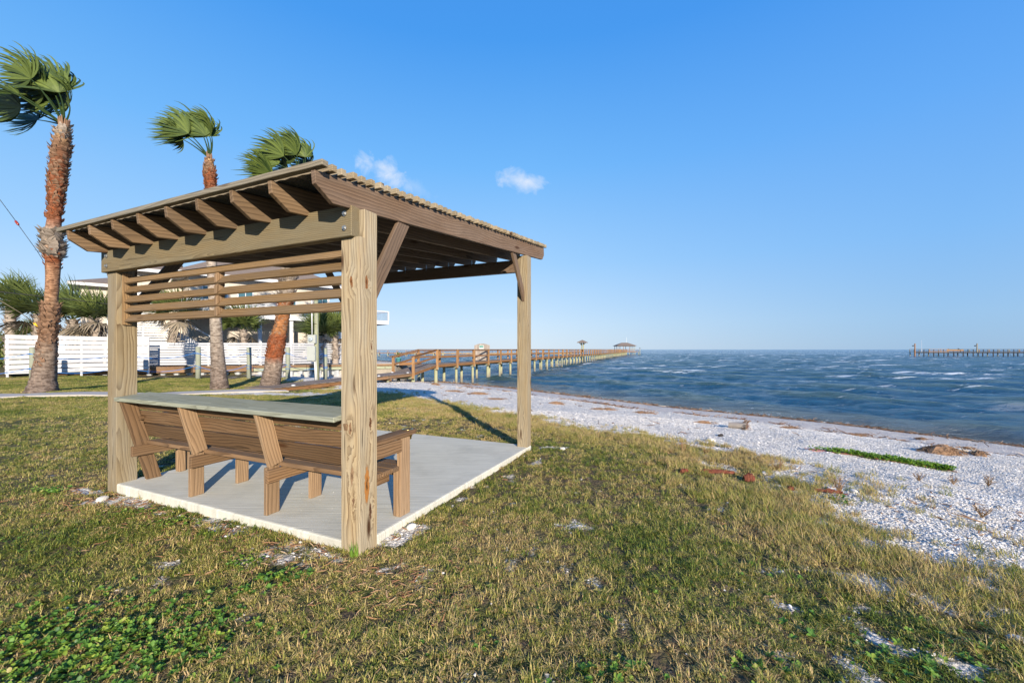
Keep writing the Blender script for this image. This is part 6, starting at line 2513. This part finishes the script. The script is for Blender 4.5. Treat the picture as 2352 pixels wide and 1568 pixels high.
# hollow palm log
c = hit(1716, 986)
root = empty('hollow_log', c, 'short hollow palm log with rusty red inside and frayed roots on the beach', 'log')
ax = Vector((-.80, .60, 0)).normalized()
sd = Vector((-ax.y, ax.x, 0))
n = 20
vs, fs = [], []
L_ = .40
prof = [(0, .095), (.04, .105), (.2, .095), (L_, .07), (L_, .05), (.2, .07), (.05, .078), (0, .082)]
for s_, r_ in prof:
    for k in range(n):
        th = 2 * math.pi * k / n
        rr = r_ * (1 + .07 * math.sin(3 * th + s_ * 6))
        vs.append(c + ax * s_ + (sd * math.cos(th) + Vector((0, 0, 1)) * math.sin(th)) * rr + Vector((0, 0, .06)))
for i in range(len(prof)):
    for k in range(n):
        fs.append((i * n + k, i * n + (k + 1) % n, ((i + 1) % len(prof)) * n + (k + 1) % n, ((i + 1) % len(prof)) * n + k))
mb = MB()
mb.add(vs[:], fs[:4 * n], 0)
mb.m = [0] * (3 * n) + [1] * n
mb.add(vs, fs[4 * n:], 1)
mb.build('shell', [M_drift, M_bark_red], root)
mb = MB()
rs = random.Random(5)
for k in range(120):
    th = rs.uniform(0, 6.28)
    p = c + (sd * math.cos(th) + Vector((0, 0, 1)) * math.sin(th)) * rs.uniform(.08, .13) + Vector((0, 0, .06)) + ax * rs.uniform(-.02, .1)
    d_ = (sd * math.cos(th) + Vector((0, 0, 1)) * (math.sin(th) - .3) - ax * rs.uniform(0, 1)).normalized()
    mb.tube([p, p + d_ * .06, p + d_ * .10 - Vector((0, 0, .03))], [.005, .004, .002], 4)
o = mb.build('frayed_roots', M_weedclump, root)
o['kind'] = 'stuff'


def barkpiece(label, u, v, L, w, h, yaw, seed):
    c = hit(u, v)
    root = empty('palm_bark', c, label, 'palm bark', 'rust red palm bark pieces at the grass edge')
    rs = np.random.default_rng(seed)
    nx_, ny_ = 14, 7
    vs = []
    cy, sy = math.cos(yaw), math.sin(yaw)
    for i in range(nx_):
        for j in range(ny_):
            s = i / (nx_ - 1) - .5
            q = j / (ny_ - 1) - .5
            wv = w * (1 - abs(2 * s) ** 3 * .7)
            x_, y_ = s * L, q * wv + rs.normal(0, .004)
            z_ = h * (1 - (2 * q) ** 2) * (.6 + .4 * math.cos(s * 3)) + rs.normal(0, .006) + .02
            vs.append(c + Vector((x_ * cy - y_ * sy, x_ * sy + y_ * cy, z_)))
    mb = MB()
    mb.add(vs, [(i * ny_ + j, i * ny_ + j + 1, (i + 1) * ny_ + j + 1, (i + 1) * ny_ + j) for i in range(nx_ - 1) for j in range(ny_ - 1)])
    o = mb.build('bark_shell', M_bark_red, root)
    m_ = o.modifiers.new('thickness', 'SOLIDIFY')
    m_.thickness = .012
    mb = MB()
    for k in range(10):
        s = rs.uniform(-.5, .5)
        p = c + Vector((s * L * cy, s * L * sy, h * .8))
        d_ = Vector((cy, sy, rs.uniform(-.1, .25)))
        mb.tube([p, p + d_ * L * .18, p + d_ * L * .3], [.004, .003, .001], 4)
    f_ = mb.build('fibres', M_bark_red, root)
    f_['kind'] = 'stuff'


barkpiece('long curved rust red bark strip lying in the grass edge', 1646, 1090, .42, .05, .035, -.25, 1)
barkpiece('broad bright rust red bark chunk, right of the long curved strip', 1720, 1106, .13, .08, .07, .2, 2)
barkpiece('small orange bark piece at the left end of the row', 1572, 1088, .12, .03, .03, .5, 3)
barkpiece('small dark red bark scrap in the grass right of the broad chunk', 1815, 1131, .07, .04, .04, 0, 4)
barkpiece('narrow dark red bark strip furthest right, below the vine', 1903, 1136, .26, .035, .025, -.45, 5)

# green beach vine
vp = [hit(u, v) for u, v in ((1858, 1035), (1900, 1038), (1960, 1045), (2020, 1055), (2080, 1064), (2140, 1074), (2185, 1082))]
root = empty('beach_vine', vp[3], 'low bright green succulent vine creeping in a strip over the white shells', 'vine')
mb = MB()
tn = []
rs = random.Random(2)
wd = [.03, .10, .14, .15, .16, .14, .05]
dn = [25, 190, 260, 300, 310, 240, 0]
for i in range(6):
    for k in range(dn[i]):
        s = rs.random()
        p = vp[i].lerp(vp[i + 1], s)
        w_ = wd[i] * (1 - s) + wd[i + 1] * s
        p = p + Vector((rs.gauss(0, .03), rs.gauss(0, w_ * .5), 0))
        p.z = gz(p.x, p.y)
        hgt = rs.uniform(.0, .07)
        for q in range(5):
            az = rs.uniform(0, 6.28)
            el = rs.uniform(.2, 1.2)
            d_ = Vector((math.cos(az) * math.cos(el), math.sin(az) * math.cos(el), math.sin(el)))
            sdv = Vector((-math.sin(az), math.cos(az), 0)) * .008
            b = p + Vector((0, 0, hgt))
            L = rs.uniform(.025, .05)
            mb.add([b, b + d_ * L * .5 - sdv, b + d_ * L, b + d_ * L * .5 + sdv], [(0, 1, 2, 3)])
            tn += [rs.random() * .9 + .1] * 4
me = mb.mesh('leaves', leaf_mat('vine_leaf', (.05, .16, .015), (.24, .38, .04)))
fattr(me, 'tone', tn)
put(bpy.data.objects.new('leaves', me), root)
mb = MB()
for off in (-.08, .02, .11):
    mb.tube([q + Vector((0, off, .015)) for q in vp], .006, 5)
o = mb.build('runners', plain('red_stem', (.28, .09, .08), .7), root)
o['kind'] = 'stuff'

# leafless bushlets on the shell bank
M_twig = blade_mat('twig', [(0, (.22, .13, .07)), (1, (.36, .26, .12))], .9, 0)
for k, (u, v, h, lab) in enumerate(((2270, 1118, .17, 'bare twiggy weed, rightmost on the shell bank'), (2190, 1112, .13, 'bare twiggy weed left of the rightmost one'), (1930, 1135, .22, 'taller bare weed on the shells near the grass edge'), (2110, 1105, .12, 'spreading low bare weed below the end of the vine'),
                                     (1785, 1080, .16, 'sparse golden weed standing between bark pieces and vine'), (1570, 1040, .18, 'tall golden weed sprig at the grass edge below the hollow log'), (1620, 1045, .12, 'dark twiggy sprig right of the tall golden weed'), (2255, 1190, .14, 'reddish twig weed at the right picture edge above the track'))):
    c = hit(u, v)
    rs = random.Random(100 + k)
    root = empty('twiggy_weed', c, lab, 'weed', 'dry weeds standing on the shell bank')
    mb = MB()
    for j in range(9):
        az = rs.uniform(0, 6.28)
        d_ = Vector((math.cos(az) * .5, math.sin(az) * .5, 1)).normalized()
        p = Vector((0, 0, 0))
        pts = [p]
        for q in range(4):
            d_ = (d_ + Vector((rs.uniform(-.35, .35), rs.uniform(-.35, .35), 0))).normalized()
            pts.append(pts[-1] + d_ * h * rs.uniform(.18, .3))
        mb.tube(pts, [.004, .0035, .003, .0025, .001], 4)
        for q in range(5):
            b = pts[rs.randint(1, 3)]
            e_ = Vector((rs.uniform(-1, 1), rs.uniform(-1, 1), rs.uniform(.2, 1.2))).normalized() * h * .28
            mb.tube([b, b + e_], [.0025, .001], 4)
    me = mb.mesh('twigs', M_twig)
    fattr(me, 'tone', [rs.random() for _ in me.vertices])
    put(bpy.data.objects.new('twigs', me), root, Matrix.Translation(c))['kind'] = 'stuff'

# pale stones and lumps of broken concrete
M_stone = plain('pale_stone', (.55, .53, .50), .9, 0, .2, 12, .5)


def stone(label, p, r, seed, m=None, flat=.55):
    rs = np.random.default_rng(seed)
    bm = bmesh.new()
    bmesh.ops.create_icosphere(bm, subdivisions=2, radius=1)
    for v in bm.verts:
        k = 1 + .35 * (float(vnoise(np.array([v.co.x * 1.5 + seed]), np.array([v.co.y * 1.5 + v.co.z]), seed)[0]) - .5)
        v.co = Vector((v.co.x * r * k, v.co.y * r * k * .75, v.co.z * r * k * flat))
    me = bpy.data.meshes.new('stone')
    bm.to_mesh(me)
    bm.free()
    me.materials.append(m or M_stone)
    o = put(bpy.data.objects.new('stone', me), None, Matrix.Translation(Vector(p)) @ Matrix.Rotation(seed * 1.3, 4, 'Z'))
    tag(o, label, 'stone', 'pale stones in the grass and on the beach')


for k, (u, v, r, lab) in enumerate(((1756, 990 + 100, .05, 'pale stone at the edge of shell bank below the hollow log'), (1630, 1012, .09, 'flat white stone at the left tip of the green vine'), (1655, 1002, .07, 'dark grey stone just above the left tip of the vine'), (235, 1150, .06, 'white shell fragment in front of the left pergola post'),
                                     (2335, 1475, .05, 'pale stone at the lower right picture edge'), (945, 1212, .045, 'grey stone in the litter right of the near post'), (1292, 1032, .05, 'light stone in the grass right of the far post'), (700, 868 + 20, .25, 'white rubble lump beside the start of the boardwalk'),
                                     (1960, 1130, .05, 'white stone among the golden grass at right'))):
    p = hit(u, v)
    stone(lab, (p.x, p.y, p.z + r * .2), r, k + 3, M_dktimber if 'dark' in lab else None)
# green tuft growing against the near post
c = hit(823, 1280)
c = W(.03, -.03, gz(*W(.03, -.03, 0).xy))
root = empty('grass_tuft', c, 'bright green grass tuft growing against the foot of the nearest post', 'grass tuft')
tf = tuft(777, 46, .035, .06, .13, .003, .25, leaf_mat('fresh_grass', (.05, .15, .01), (.22, .36, .05)))
put(bpy.data.objects.new('blades', tf.data), root, Matrix.Translation(c))['kind'] = 'stuff'
